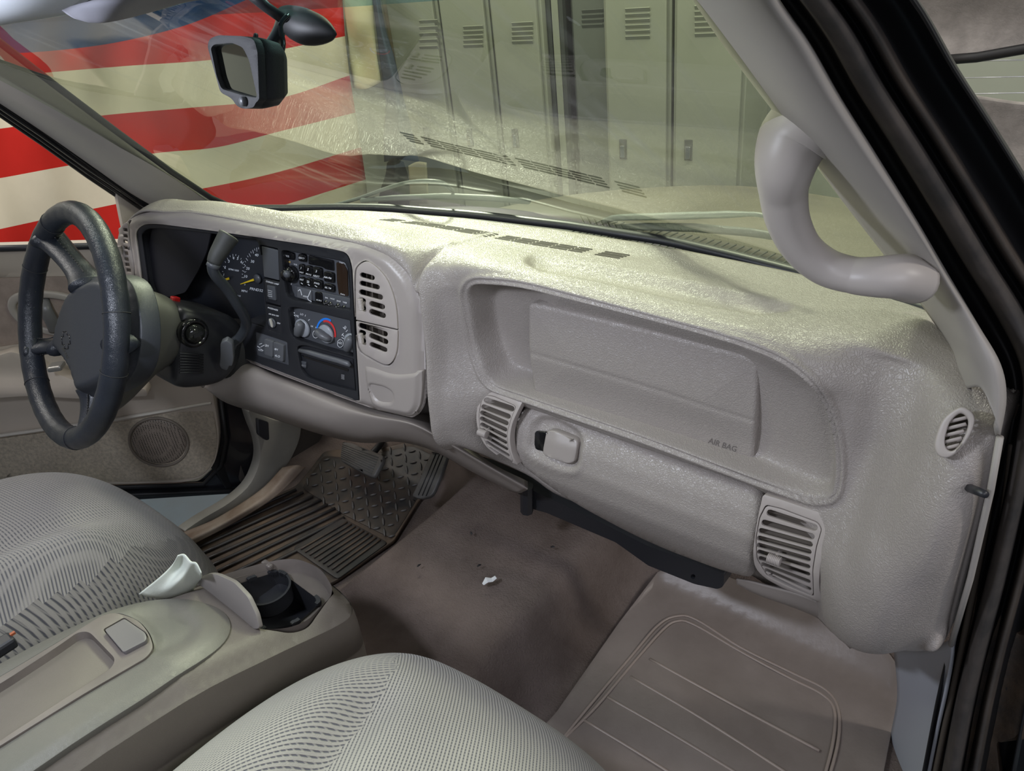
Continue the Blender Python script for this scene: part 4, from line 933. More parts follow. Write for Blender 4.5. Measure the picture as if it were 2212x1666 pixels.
netmesh('lip', band([(90, .03), (96, .0), (108, .0), (116, .02)]), 4, 4, M_PAINT, js, .002)
jm = band([(114, .02), (130, .05), (160, .07), (178, .05), (184, .02), (192, .05)])
netmesh('outer_pillar', jm, 4, 4, M_RUBD, js, .002)
# hinge jamb beside it, lower right corner
M_JAMB = mat('dirty_door_jamb', (.028, .025, .024), .55, var=.6, vscale=14, color2=(.09, .062, .04), bump='noise', bscale=60, bstr=.5, bdist=.003)
hj = thing('hinge_jamb', 'dirty dark metal hinge jamb at the lower right with rusty openings', 'door jamb', PYy(2170, 1300, -.02))
JS = lambda a, b: PYy(a, b, .01+.0)
holes = [rpoly([(2192, 1275), (2240, 1262), (2260, 1375), (2195, 1380)], 8, 3), rpoly([(2150, 1605), (2260, 1600), (2270, 1690), (2165, 1690)], 12, 3)]
jp = shell('jamb_plate', [(2085, 1330), (2120, 1180), (2160, 960), (2190, 870), (2320, 870), (2320, 1760), (1985, 1760), (2040, 1540)], holes, JS, .015, M_JAMB, hj, 22, (0, 1, 0), bev=.003, disp=lambda P: .006*np.sin(P[:, 0]/17+P[:, 1]/60))
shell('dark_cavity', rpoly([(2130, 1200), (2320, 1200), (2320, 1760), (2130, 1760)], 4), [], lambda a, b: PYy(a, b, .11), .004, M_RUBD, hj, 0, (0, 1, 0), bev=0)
mb = MB(); mb.lathe(PYy(2215, 1315, .05), (0, -1, 0), [(.012, 0), (.012, .01), (.008, .012)], 12); mb.build('rusty_bolt', mat('rust', (.35, .14, .03), .7, var=.5, vscale=60), hj)
mb = MB(); mb.lathe(PYy(2195, 1450, .04), nrm([-.2, -1, .1]), [(.03, 0), (.03, .012), (.022, .014), (.021, .022), (.012, .024)], 24); mb.build('hinge_knuckle', M_JAMB, hj)
mb = MB(); mb.tube(cr([PYy(2150, 950, .0), PYy(2135, 1100, -.005), PYy(2098, 1300, -.005), PYy(2060, 1480, -.005), PYy(2010, 1720, -.005)], 8), .0035, 8); mb.tube(cr([PYy(2185, 960, .0), PYy(2168, 1100, -.005), PYy(2135, 1300, -.005), PYy(2096, 1480, -.005), PYy(2040, 1720, -.005)], 8), .003, 8)
mb.build('flange', mat('dusty_flange', (.085, .07, .055), .6), hj)
# side edge trim of the dash end down to the sill
dt = thing('kick_panel', 'light grey plastic kick panel below the right end of the dashboard', 'kick panel', PYy(1980, 1550, .0))
netmesh('panel', [[(1930, 1400, 'y', .07), (1990, 1400, 'y', .03), (2048, 1385, 'y', -.02), (2062, 1380, 'y', -.025)],
                  [(1938, 1500, 'y', .10), (1985, 1500, 'y', .05), (2035, 1490, 'y', .0), (2040, 1490, 'y', -.015)],
                  [(1925, 1580, 'y', .12), (1970, 1580, 'y', .06), (2015, 1580, 'y', .01), (2020, 1582, 'y', -.005)],
                  [(1905, 1680, 'y', .12), (1950, 1690, 'y', .07), (1990, 1700, 'y', .02), (1997, 1700, 'y', .0)]], 6, 6, mat('kick_plastic', (.40, .42, .46), .5, bump='noise', bscale=400, bstr=.15, bdist=.0005), dt, .004)
mb = MB(); mb.tube([PYy(2160, 945, -.088), PYy(2140, 1060, -.088), PYy(2096, 1250, -.075), PYy(2055, 1392, -.05)], .0045, 8, flat=.7); mb.build('edge_trim', M_TRIM, dt)

# ================================================================== MIRROR
PYm = lambda px, py, y: PYy(px, py, y-.25)
mi = thing('rearview_mirror', 'black interior rearview mirror hanging from a stalk on the windshield', 'mirror', PYm(520, 160, -.2))
M_MIR = mat('mirror_black', (.008, .008, .010), .62, bump='noise', bscale=1200, bstr=.5, bdist=.0006)
MO = rpoly([(452, 84), (470, 76), (520, 77), (548, 84), (570, 98), (588, 140), (594, 185), (582, 214), (552, 222), (548, 232), (528, 236), (512, 230), (500, 212), (476, 200), (462, 150), (448, 100)], 10, 4)
nM = nrm([.10, .93, -.20])
Sm = plane(PYm(520, 150, -.2), nM)
MOb = [(452, 84), (470, 76), (525, 78), (548, 84), (556, 110), (560, 215), (552, 222), (548, 232), (528, 236), (512, 230), (500, 212), (476, 200), (462, 150), (448, 100)]
MOb = rpoly(MOb, 9, 4)
MG = rpoly([(455, 104), (462, 96), (500, 92), (524, 102), (538, 130), (556, 212), (530, 208), (478, 192), (468, 165)], 7, 3)
bd = shell('housing', MOb, [MG], Sm, .006, M_MIR, mi, 0, nM, bev=.004)
# domed back
c0 = np.mean([Sm(*p) for p in MOb], 0); secs = []
for k, (s, d) in enumerate([(1, .0055), (1.0, .012), (.93, .021), (.75, .027), (.45, .030)]): secs.append([c0+(Sm(*p)-c0)*s+nM*d for p in MOb])
mb = MB(); loft(mb, secs); mb.build('back_shell', M_MIR, mi)
shell('glass', [np.mean(MG, 0)+(p-np.mean(MG, 0))*1.02 for p in MG], [], lambda a, b: Sm(a, b)+nM*.004, .003, mat('mirror_glass', (.62, .66, .6), .03, metal=1), mi, 0, nM, bev=0)
mb = MB(); mb.lathe(Sm(529, 219)-nM*.001, -nM, [(.0034, -.002), (.0034, .0012), (.0025, .0024)], 14); mb.build('lamp_button', M_MGREY, mi)
mb = MB(); mb.tube(cr([PYm(552, 150, -.165), PYm(575, 115, -.15), PYm(600, 75, -.135), PYm(612, 40, -.12)], 4), [.0052]*13, 12); mb.build('arm', M_BLACK, mi)
mb = MB(); mb.tube(cr([PYm(585, 128, -.17), PYm(603, 122, -.17), PYm(612, 95, -.165), PYm(606, 55, -.16), PYm(622, 33, -.15)], 5), .0019, 8); mb.build('cable', M_BLACKG, mi)
mb = MB(); mb.tube([PYm(551, 92, -.17), PYm(553, 74, -.17)], [.0024, .0016], 8); mb.build('dimming_tab', M_BLACK, mi)
secs = []
for x, y, r1, r2 in [(604, 42, 6, 18), (612, 44, 14, 27), (632, 50, 28, 36), (660, 58, 36, 38), (690, 64, 30, 30), (712, 69, 15, 18), (726, 73, 2, 3)]:
    c = PYm(x, y, -.13); kx = .0006; secs.append([c+np.array([0, 0, 1.])*math.sin(t)*r2*.00035+np.array([.2, .98, 0])*math.cos(t)*r1*.0003 for t in np.linspace(0, 2*PI, 21)[:-1]])
mb = MB(); loft(mb, smoothsecs(secs, 3)); mb.build('sensor_housing', M_RUBD, mi)
mb = MB(); mb.tube([PYm(540, -15, -.16), PYm(575, 15, -.15), PYm(610, 40, -.14)], [.007, .0062, .0062], 12, flat=.6); mb.build('mount', M_BLACK, mi)

# ================================================================== VISOR AND HEADLINER
zv_ = 1.128
vi = thing('sun_visor', 'grey padded sun visor folded up at the top edge of the windshield', 'visor', PZz(200, 20, zv_))
netmesh('visor_pad', [[(100, -30, 'y', -.50), (170, -40, 'y', -.50), (280, -40, 'y', -.50), (400, -50, 'y', -.46), (560, -60, 'y', -.42)],
                      [(108, -5, 'y', -.485), (170, -12, 'y', -.49), (262, -10, 'y', -.49), (400, -22, 'y', -.45), (560, -30, 'y', -.42)],
                      [(128, 18, 'y', -.475), (180, 18, 'y', -.485), (258, 14, 'y', -.48), (360, 0, 'y', -.44), (560, -15, 'y', -.42)],
                      [(160, 40, 'y', -.46), (195, 47, 'y', -.465), (245, 44, 'y', -.46), (330, 24, 'y', -.42), (430, -4, 'y', -.40)],
                      [(180, 42, 'y', -.44), (200, 49, 'y', -.44), (245, 46, 'y', -.44), (330, 26, 'y', -.40), (430, -2, 'y', -.38)]], 6, 6, mat('visor_vinyl', (.20, .20, .23), .6, bump='noise', bscale=300, bstr=.2, bdist=.0005), vi, .01)
hl = netmesh('headliner', [[(-60, -60, 'y', -.55), (60, -60, 'y', -.55), (260, -60, 'y', -.52)], [(-60, 0, 'y', -.53), (60, 0, 'y', -.53), (200, -6, 'y', -.50)], [(-60, 60, 'y', -.47), (40, 45, 'y', -.46), (150, 28, 'y', -.44)], [(-60, 64, 'y', -.40), (40, 49, 'y', -.40), (150, 32, 'y', -.38)]], 6, 6, mat('headliner_cloth', (.50, .53, .57), .9), None, .008)
tag(hl, 'pale grey headliner edge in the top left corner', 'headliner')

# roof lining over the cab
rf = mesh('roof_lining', [(-.60, -.46, 1.19), (.56, -.46, 1.19), (.60, -1.0, 1.22), (.60, -2.0, 1.22), (-.62, -2.0, 1.22), (-.62, -1.0, 1.22)], [(0, 1, 2, 3, 4, 5)], mat('roof_cloth', (.45, .43, .40), .9)); rf.modifiers.new('s', 'SOLIDIFY').thickness = .02
tag(rf, 'pale grey cloth roof lining over the cab', 'roof lining')
mb = MB(); mb.box((-.02, -1.45, .62), 1.30, .04, 1.24); o = mb.build('cab_back_wall', mat('back_trim', (.22, .21, .2), .8), None, smooth=False); tag(o, 'grey trimmed back wall of the cab behind the seats', 'cab wall')

# ================================================================== CAB FLOOR
def zcar(x, y):
    toe = max(0., y-.20)*.85
    if x < -.2: toe = max(0., y-.17)*.75
    h = .125*(sm(x+.245, 0, .09)-sm(x-.155, 0, .09)); h = float(h)*(1+.35*float(sm(y, .0, .5)))
    return float(max(toe, 0)+h*(1-.4*float(sm(toe, 0, .3))))
M_CARPET = mat('brown_carpet', (.26, .21, .185), .95, spec=.1, var=.45, vscale=4.5, color2=(.14, .108, .092), bump='noise', bscale=230, bstr=1, bdist=.006)
xs = np.linspace(-.77, .76, 160); ys_ = np.linspace(-1.0, .385, 150)
V = [(x, y, zcar(x, y)*1.0) for y in ys_ for x in xs]
cp_ = mesh('cab_carpet', V, gridfaces(len(ys_), len(xs)), M_CARPET); tag(cp_, 'brown stained carpet over the cab floor and center hump', 'carpet')
Sc = zsurf(zcar, .05)
def Scl(l): return zsurf(lambda x, y: zcar(x, y)+l, .05)
# driver rubber mat
M_RUBMAT = mat('dusty_rubber_mat', (.022, .020, .019), .55, var=.6, vscale=10, color2=(.105, .07, .045), bump='noise', bscale=200, bstr=.3, bdist=.001)
M_RUBC = mat('clean_rubber', (.016, .016, .017), .5, var=.3, vscale=20, color2=(.04, .034, .03))
dm = thing('floor_mat', 'black dirty rubber floor mat with diamond tread under the pedals', 'floor mat', Sc(650, 1120))
DM = rpoly([(392, 1180), (412, 1156), (520, 1108), (640, 1052), (668, 1020), (700, 978), (735, 972), (760, 985), (890, 955), (960, 985), (952, 1030), (905, 1085), (852, 1170), (729, 1255), (640, 1300), (560, 1330), (470, 1300)], 8, 3)
shell('mat_base', DM, [], Scl(.010), .008, M_RUBMAT, dm, 12, (0, 0, -1), bev=.002, disp=lambda P: -sm(segdist(P, DM), -8, -2)*.004)
mb = MB(); Sm_ = Scl(.014)
def ridge(a, b, r, S=Sm_, n=8):
    a, b = np.array(a, float), np.array(b, float); mb.tube([S(*(a+(b-a)*i/n)) for i in range(n+1)], r, 8, flat=.8)
for a, b in [((408, 1160), (640, 1058)), ((418, 1170), (655, 1064)), ((424, 1184), (676, 1072)), ((430, 1198), (693, 1080)), ((436, 1212), (708, 1090)), ((442, 1228), (724, 1098)), ((470, 1234), (735, 1107)), ((505, 1238), (744, 1118)), ((540, 1240), (700, 1160))]: ridge(a, b, .0042)
mb.build('ridges', M_RUBC, dm); 
mb = MB()
HPd = rpoly([(632, 1184), (740, 1118), (838, 1172), (729, 1251)], 8, 3)
shell('heel_pad', HPd, [], Scl(.016), .004, M_RUBC, dm, 12, (0, 0, -1), bev=.001)
Sh = Scl(.018)
for i in range(9):
    t = (i+.7)/9.6; a = np.array([636, 1186])+t*np.array([93, 60]); b = np.array([744, 1124])+t*np.array([86, 46]); a = a+(b-a)*.06; ridge(a, b, .0022, Sh)
mb.build('heel_ribs', M_RUBMAT, dm)
mb = MB(); TR = [(700, 985), (760, 990), (890, 962), (950, 990), (940, 1030), (900, 1080), (848, 1162), (740, 1108), (652, 1052)]
ux, uy = np.array([21., 11.]), np.array([17., -19.])
for i in range(-20, 24):
    for j in range(-20, 24):
        p = np.array([790, 1060])+i*ux*.78+j*uy*.82
        if inside(p, TR) and (i+j) % 1 == 0:
            d = np.array([.97, -.22]) if (i+j) % 2 else np.array([.1, 1.])
            L = 8 if (i+j) % 2 else 9
            a, b = p-d*L, p+d*L; A, B = Scl(.0145)(*a), Scl(.0145)(*b); mb.tube([A, A*.75+B*.25, (A+B)/2, A*.25+B*.75, B], [.0004, .0024, .0031, .0024, .0004], 6, flat=.8)
shell('tread_pad', rpoly([(700, 984), (760, 990), (890, 962), (950, 990), (940, 1030), (900, 1080), (848, 1164), (740, 1110), (652, 1054)], 10, 3), [], Scl(.0125), .004, mat('tread_rubber', (.02, .02, .021), .5, var=.6, vscale=14, color2=(.07, .052, .038)), dm, 12, (0, 0, -1), bev=.001)
tr = mb.build('diamond_tread', mat('tread_highlight', (.095, .09, .086), .42), dm)  # paler than the pad: ridge highlights put into the tread colour
# passenger mat
M_VMAT = mat('taupe_vinyl_mat', (.25, .212, .188), .36, spec=.5, var=.35, vscale=4.5, color2=(.185, .153, .133), bump='noise', bscale=30, bstr=.18, bdist=.004)
pm = thing('floor_mat', 'taupe translucent vinyl floor mat with raised border on the passenger side', 'floor mat', Sc(1600, 1500))
PM = rpoly([(1060, 1690), (1200, 1540), (1340, 1340), (1424, 1232), (1560, 1240), (1800, 1330), (1905, 1390), (1942, 1440), (1938, 1520), (1905, 1690), (1890, 1800), (900, 1900)], 10, 3)
shell('mat_base', PM, [], Scl(.009), .006, M_VMAT, pm, 16, (0, 0, -1), bev=.002, disp=lambda P: .004*np.sin(P[:, 0]/60)*np.sin(P[:, 1]/45)*.5)
mb = MB(); S2 = Scl(.010)
def pl(pts, r, closed=False): 
    P = spoly(pts, 6) if closed else cr([np.array(p, float) for p in pts], 6); mb.tube([S2(*p) for p in P], r, 8, flat=.7)
for o_ in (0, 9):
    pl([(1215-o_*.3, 1600), (1290-o_, 1525-o_), (1370-o_, 1430-o_), (1430-o_, 1362-o_*1.2), (1462, 1342-o_*1.2), (1500+o_*.5, 1350-o_*1.2), (1600, 1408-o_), (1700+o_, 1462-o_), (1775+o_, 1500-o_), (1802+o_, 1535), (1800+o_*1.2, 1600), (1780+o_*1.2, 1680), (1760+o_, 1740)], .0026)
for a, b, c in [((1404, 1424), (1560, 1510), (1770, 1622)), ((1362, 1462), (1520, 1555), (1730, 1690)), ((1312, 1506), (1450, 1585), (1640, 1700)), ((1262, 1556), (1400, 1640), (1540, 1730))]: pl([a, b, c], .0028)
mb.build('raised_border', mat('mat_ridge', (.30, .245, .21), .36), pm)
# litter
mb = MB(); c = Scl(.012)(1057, 1256)
mb.tube([c+np.array([-.005, -.012, 0]), c+np.array([-.002, -.004, .006]), c+np.array([.004, .003, .003]), c+np.array([.007, .011, .005])], [.003, .007, .005, .004], 6, flat=.6)
tag(mb.build('paper_scrap', mat('white_paper', (.85, .87, .86), .8), smooth=False), 'small crumpled white paper scrap on the brown carpet', 'paper scrap')
random.seed(9)
for (px, py), where in [((905, 1222), 'nearest the console front'), ((1035, 1222), 'just left of the white paper scrap'), ((1194, 1182), 'on the carpet below the glove box'), ((1018, 1152), 'on the carpet above the paper scrap')]:
    c = Scl(.013)(px, py); a = random.random()*3; mb = MB(); d = np.array([math.cos(a), math.sin(a), .1])*.004; mb.tube([c-d, c+np.array([0, 0, .001]), c+d], [.0012, .0022, .001], 5)
    tag(mb.build('debris_crumb', M_RUBD if px < 1250 else M_VMAT, smooth=False), 'tiny dark debris crumb '+where, 'debris', 'debris crumbs on the cab floor')
# pedals
M_PED = mat('pedal_rubber', (.10, .097, .092), .5, var=.4, vscale=30, bump='noise', bscale=300, bstr=.3, bdist=.0006)
bp_ = thing('brake_pedal', 'wide grey ribbed brake pedal above the diamond tread mat', 'pedal', PYy(780, 985, .12))
Spd = plane3((738, 955, 'y', .15), (828, 985, 'y', .13), (735, 1000, 'y', .10))
shell('pad', rpoly([(739, 954), (760, 956), (828, 984), (826, 996), (806, 1032), (790, 1026), (736, 996), (735, 985)], [6, 6, 8, 6, 10, 6, 8, 5], 3), [], Spd, .012, M_PED, bp_, 6, None, bev=.003)
mb = MB()
for i in range(8):
    t = (i+.5)/8; a = np.array([740, 958])+t*np.array([-3, 34]); b = np.array([818, 986])+t*np.array([-16, 40]); mb.tube([Spd(*a)-nrm(Spd(*a)-CP)*.001, Spd(*b)-nrm(Spd(*b)-CP)*.001], .0012, 6)
mb.build('ribs', M_PED, bp_)
mb = MB(); mb.tube([PYy(800, 985, .16), PYy(820, 962, .20), PYy(832, 940, .26), PYy(835, 915, .30)], .009, 8); mb.build('arm', M_RUBD, bp_)
ap = thing('accelerator_pedal', 'long narrow grey ribbed accelerator pedal beside the carpeted hump', 'pedal', PYy(925, 1020, .2))
Sap = plane3((930, 972, 'y', .16), (966, 980, 'y', .16), (890, 1075, 'y', .065))
shell('pad', rpoly([(932, 975), (967, 983), (958, 1010), (938, 1060), (930, 1072), (908, 1078), (889, 1072), (900, 1050)], [4, 4, 10, 10, 8, 8, 6, 20], 3), [], Sap, .010, M_PED, ap, 6, None, bev=.002)
mb = MB()
for k in (.28, .5, .72): 
    a = np.array([932, 978])+k*np.array([34, 8]); b = np.array([893, 1069])+k*np.array([38, 4]); mb.tube([Sap(*a)-nrm(Sap(*a)-CP)*.001, Sap(*b)-nrm(Sap(*b)-CP)*.001], .0012, 6)
mb.build('grooves', M_RUBD, ap)
mb = MB(); mb.tube([Sap(945, 1000)+np.array([0, .02, 0]), PYy(955, 960, .25), PYy(975, 925, .30)], .006, 8); mb.build('arm', M_RUBD, ap)

# driver side kick panel and sill
kk = thing('kick_panel', 'tan plastic kick panel and sill trim at the far front door opening', 'kick panel', PXx(590, 980, -.72))
Sk = plane((-.70, .05, .1), (1, -.05, 0))
shell('panel', rpoly([(536, 886), (556, 892), (600, 912), (652, 905), (648, 950), (625, 1000), (585, 1050), (525, 1095), (480, 1124), (420, 1150), (395, 1150), (430, 1125), (500, 1085), (545, 1045), (564, 990), (560, 950), (545, 915)], [6, 6, 20, 10, 20, 30, 30, 30, 30, 12, 10, 30, 30, 30, 30, 20, 20], 4), [], Sk, .03, mat('kick_tan', (.30, .29, .255), .5, var=.15, vscale=10, bump='noise', bscale=400, bstr=.15, bdist=.0005), kk, 12, (-1, 0, 0), bev=.006)
shell('fuse_cover', rpoly([(558, 905), (580, 912), (582, 950), (575, 952), (560, 940)], 3, 2), [], plane((-.685, .05, .1), (1, -.05, 0)), .012, M_BLACK, kk, 0, (-1, 0, 0), bev=.001)
netmesh('sill', [[(250, 1212, 'z', .035), (395, 1150, 'z', .035), (470, 1118, 'z', .035), (560, 1060, 'z', .05), (610, 1010, 'z', .08)],
                 [(262, 1232, 'z', .045), (405, 1166, 'z', .045), (490, 1125, 'z', .045), (580, 1066, 'z', .055), (640, 1005, 'z', .085)],
                 [(275, 1250, 'z', .03), (415, 1178, 'z', .03), (510, 1128, 'z', .03), (600, 1070, 'z', .045), (660, 1010, 'z', .07)]], 6, 6, mat('sill_tan', (.27, .225, .18), .5, var=.4, vscale=14, color2=(.17, .12, .085)), kk, .01)
# inner firewall dark behind the dash
fw_ = mesh('firewall', [(-.78, .40, -.05), (.76, .40, -.05), (.76, .385, .60), (-.2, .385, .60), (-.78, .385, .34)], [(0, 1, 2, 3, 4)], mat('firewall_dark', (.03, .026, .024), .9)); fw_.modifiers.new('s', 'SOLIDIFY').thickness = .01
tag(fw_, 'dark padded firewall behind the pedals and dashboard', 'firewall')

# ================================================================== SEATS
def fabric(name, base, d, pitch=.0043, dash=.0052, c2=(.06, .06, .07), wav=0.):
    """knitted cloth: dark dashes in rows along direction d"""
    m = bpy.data.materials.new(name); m.use_nodes = True; nt = m.node_tree; N = nt.nodes; L = nt.links; b = N['Principled BSDF']
    b.inputs['Roughness'].default_value = .95; b.inputs['Specular IOR Level'].default_value = .15; b.inputs['Sheen Weight'].default_value = .25
    tc = N.new('ShaderNodeTexCoord'); nz = N.new('ShaderNodeTexNoise'); nz.inputs['Scale'].default_value = 7; L.new(tc.outputs['Object'], nz.inputs['Vector'])
    mx = N.new('ShaderNodeMixRGB'); mx.inputs[0].default_value = .006+wav*.4; L.new(tc.outputs['Object'], mx.inputs[1]); L.new(nz.outputs['Color'], mx.inputs[2])
    d = np.array(d, float); d /= np.linalg.norm(d); p = np.array([-d[1], d[0], 0.])
    def wave(v, f, zc=0.):
        dt = N.new('ShaderNodeVectorMath'); dt.operation = 'DOT_PRODUCT'; dt.inputs[1].default_value = (v[0]*f, v[1]*f, zc*f); L.new(mx.outputs[0], dt.inputs[0])
        s = N.new('ShaderNodeMath'); s.operation = 'SINE'; L.new(dt.outputs['Value'], s.inputs[0]); return s.outputs[0], dt.outputs['Value']
    s1, v1 = wave(p, 2*PI/pitch, -.6); s2, _ = wave(d, 2*PI/dash, .8)
    r1 = N.new('ShaderNodeMapRange'); r1.inputs[1].default_value = .1; r1.inputs[2].default_value = .9; L.new(s1, r1.inputs[0])
    r2 = N.new('ShaderNodeMapRange'); r2.inputs[1].default_value = -.8; r2.inputs[2].default_value = -.1; r2.inputs[3].default_value = .35; L.new(s2, r2.inputs[0])
    mu = N.new('ShaderNodeMath'); mu.operation = 'MULTIPLY'; L.new(r1.outputs[0], mu.inputs[0]); L.new(r2.outputs[0], mu.inputs[1])
    n2 = N.new('ShaderNodeTexNoise'); n2.inputs['Scale'].default_value = 5; n2.inputs['Detail'].default_value = 4; L.new(tc.outputs['Object'], n2.inputs['Vector'])
    rr = N.new('ShaderNodeValToRGB'); rr.color_ramp.elements[0].position = .3; rr.color_ramp.elements[1].position = .7
    rr.color_ramp.elements[0].color = (*[q*.8 for q in base], 1); rr.color_ramp.elements[1].color = (*base, 1); L.new(n2.outputs[0], rr.inputs[0])
    cm = N.new('ShaderNodeMixRGB'); L.new(mu.outputs[0], cm.inputs[0]); L.new(rr.outputs[0], cm.inputs[1]); cm.inputs[2].default_value = (*c2, 1)
    L.new(cm.outputs[0], b.inputs['Base Color'])
    n3 = N.new('ShaderNodeTexNoise'); n3.inputs['Scale'].default_value = 900; L.new(tc.outputs['Object'], n3.inputs['Vector'])
    ms = N.new('ShaderNodeMath'); ms.operation = 'MULTIPLY_ADD'; ms.inputs[1].default_value = .35; L.new(n3.outputs[0], ms.inputs[0]); 
    iv = N.new('ShaderNodeMath'); iv.operation = 'SUBTRACT'; iv.inputs[0].default_value = 1; L.new(mu.outputs[0], iv.inputs[1]); L.new(iv.outputs[0], ms.inputs[2])
    bp = N.new('ShaderNodeBump'); bp.inputs['Strength'].default_value = .7; bp.inputs['Distance'].default_value = .0018; L.new(ms.outputs[0], bp.inputs['Height']); L.new(bp.outputs[0], b.inputs['Normal'])
    return m
def cushion(name, x0, x1, y0, y1, z0, z1, rx, parent, mats, classify, hump, n=90):
    """rounded cushion as a domed height field with sides rolled under"""
    cx, cy = (x0+x1)/2, (y0+y1)/2; hx, hy = (x1-x0)/2, (y1-y0)/2
    V = []; us = np.linspace(-1, 1, n); vs = np.linspace(-1, 1, n)
    for v in vs:
        for u in us:
            # square to superellipse disc
            a, b = u, v; r = max(abs(a), abs(b)); 
            if r > 0:
                l = (abs(a)**3.2+abs(b)**3.2)**(1/3.2); k = r/l
            else: k = 1
            a, b = a*k, b*k; s = r
            e = (1-s**5)**.5 if s < 1 else 0
            z = z0+(z1-z0)*e; sw = 1 if s < .9 else 1
            x, y = cx+hx*a, cy+hy*b
            V.append((x, y, z+hump(x, y)*e))
    Fc = gridfaces(n, n); fm = [classify(*(np.mean([V[i] for i in f], 0))) for f in Fc]
    # skirt
    bd = [i for i in range(n)]+[i*n+n-1 for i in range(1, n)]+[(n-1)*n+i for i in range(n-2, -1, -1)]+[i*n for i in range(n-2, 0, -1)]
    k = len(V); V += [(V[i][0]*.97+cx*.03, V[i][1]*.97+cy*.03, z0-.015) for i in bd]; m_ = len(bd)
    Fc += [(bd[j], bd[(j+1) % m_], k+(j+1) % m_, k+j) for j in range(m_)]; fm += [0]*m_
    return mesh(name, V, Fc, None, parent, True, fm, mats)
F1 = fabric('seat_cloth_border', (.31, .295, .275), (.45, .9), .0046, .0052, c2=(.09, .09, .105)); F2 = fabric('seat_cloth_insert', (.33, .315, .295), (.42, -.9), .0042, .0044, c2=(.10, .10, .115))
ps = thing('passenger_seat', 'light grey ribbed cloth passenger seat cushion at the bottom of the view', 'seat', (.42, -.7, 0))
INS = [(862, 1400), (905, 1395), (1000, 1470), (1200, 1700), (1000, 1900), (560, 1900), (640, 1700), (760, 1560), (850, 1450)]
def cls_p(x, y, z):
    px, py = proj((x, y, z)); return 1 if px > np.interp(py, [1380, 1450, 1560, 1666, 1900], [870, 850, 790, 700, 560]) else 0
def hump_p(x, y):
    w = .020*math.exp(-((x-.285-(y+.45)*-.15)/.030)**2)
    return -w*float(sm(-y, .42, .5))+.008*math.exp(-((x-.23)/.04)**2)
cushion('cushion', .075, .675, -1.16, -.30, .14, .435, .1, ps, [F1, F2], cls_p, hump_p)
ds = thing('driver_seat', 'grey ribbed cloth driver seat cushion on the far side of the console', 'seat', (-.4, -.8, 0))
F3 = fabric('driver_cloth_border', (.20, .188, .175), (.5, .85), .0052, .0056, c2=(.05, .05, .058), wav=.004); F4 = fabric('driver_cloth_insert', (.26, .245, .23), (1, .12), .0048, .0075, c2=(.09, .09, .10), wav=.006)
def cls_d(x, y, z):
    px, py = proj((x, y, z)); return 0 if py > np.interp(px, [-100, 0, 60, 180, 240, 300, 400, 500], [1400, 1350, 1310, 1260, 1215, 1180, 1160, 1150]) else 1
def hump_d(x, y):
    px = x+.24+(y+.5)*-.15
    return .028*math.exp(-((px)/.055)**2)*float(sm(-y, .44, .56))-.012*math.exp(-((px+.075)/.03)**2)*float(sm(-y, .44, .56))
cushion('cushion', -.70, -.115, -1.2, -.365, .15, .46, .1, ds, [F3, F4], cls_d, hump_d)

# ================================================================== CENTER CONSOLE
M_CON = mat('console_plastic', (.135, .118, .102), .5, bump='grain', bscale=380, bstr=.2, bdist=.0004, var=.12, vscale=6)
M_CON2 = mat('console_lid', (.13, .12, .105), .48, bump='grain', bscale=380, bstr=.2, bdist=.0004, var=.18, vscale=5, color2=(.10, .10, .09))
M_TRAY = mat('tray_plastic', (.17, .148, .135), .42, var=.2, vscale=9, color2=(.12, .105, .095))
cn = thing('center_console', 'taupe plastic center console with tray and open cup holder between the seats', 'console', (0, -.6, .1))
gC = lambda x, y: float(np.interp(-y, [.33, .378, .454, .478, .559, .597, .683, .719, .8, 1.0], [.345, .36, .392, .402, .432, .444, .460, .465, .472, .478]))
SCn = zsurf(gC, .4)
def SCl(l): return zsurf(lambda x, y: gC(x, y)+l, .4)
TOPW = [(-.098, -1.0), (-.102, -.7), (-.104, -.55), (-.103, -.46), (-.10, -.40), (-.088, -.365), (-.055, -.345), (0, -.338), (.055, -.345), (.088, -.362), (.10, -.395), (.104, -.46), (.106, -.55), (.107, -.7), (.107, -1.0)]
TOPP = spoly([proj((x, y, gC(x, y))) for x, y in TOPW][0:15], 4)
TOPP = [np.array(proj((p[0], p[1], gC(p[0], p[1])))) for p in cr([np.array(q) for q in TOPW], 4)]
WELL = rpoly([(468, 1246), (560, 1218), (612, 1208), (645, 1208), (694, 1228), (718, 1268), (716, 1288), (664, 1342), (620, 1358), (566, 1360), (545, 1352), (440, 1268)], [14, 30, 20, 16, 24, 16, 12, 20, 20, 10, 10, 20], 4)
top = shell('top_shell', TOPP, [WELL], SCn, .006, M_CON, cn, 12, (0, 0, -1), bev=.001, disp=lambda P: sm(segdist(P, TOPP), -42, 0)**1.5*.022+(1-sm(segdist(P, spoly([(285, 1322), (330, 1305), (385, 1308), (420, 1335), (425, 1360), (400, 1390), (350, 1410), (330, 1400), (335, 1375), (310, 1345)], 5)), -10, 30))*.011)
# body below the top
secs = []
OW_ = cr([np.array(q) for q in TOPW], 4)
for gx, dz in ((1.0, -.020), (1.012, -.03), (1.02, -.05), (1.02, -.085), (1.008, -.0865), (1.008, -.090), (1.02, -.0915), (.99, -.2), (.97, -.33)):
    secs.append([np.array([p[0]*gx, -1.0+(p[1]+1.0)*(1+(gx-1)*.15), max(gC(p[0], p[1])+dz, .128)]) for p in OW_])
mb = MB(); n = len(secs[0]); V = [p for s in secs for p in s]; mb.add(V, [(i*n+j, i*n+j+1, (i+1)*n+j+1, (i+1)*n+j) for i in range(len(secs)-1) for j in range(n-1)])
mb.build('body', M_CON, cn)
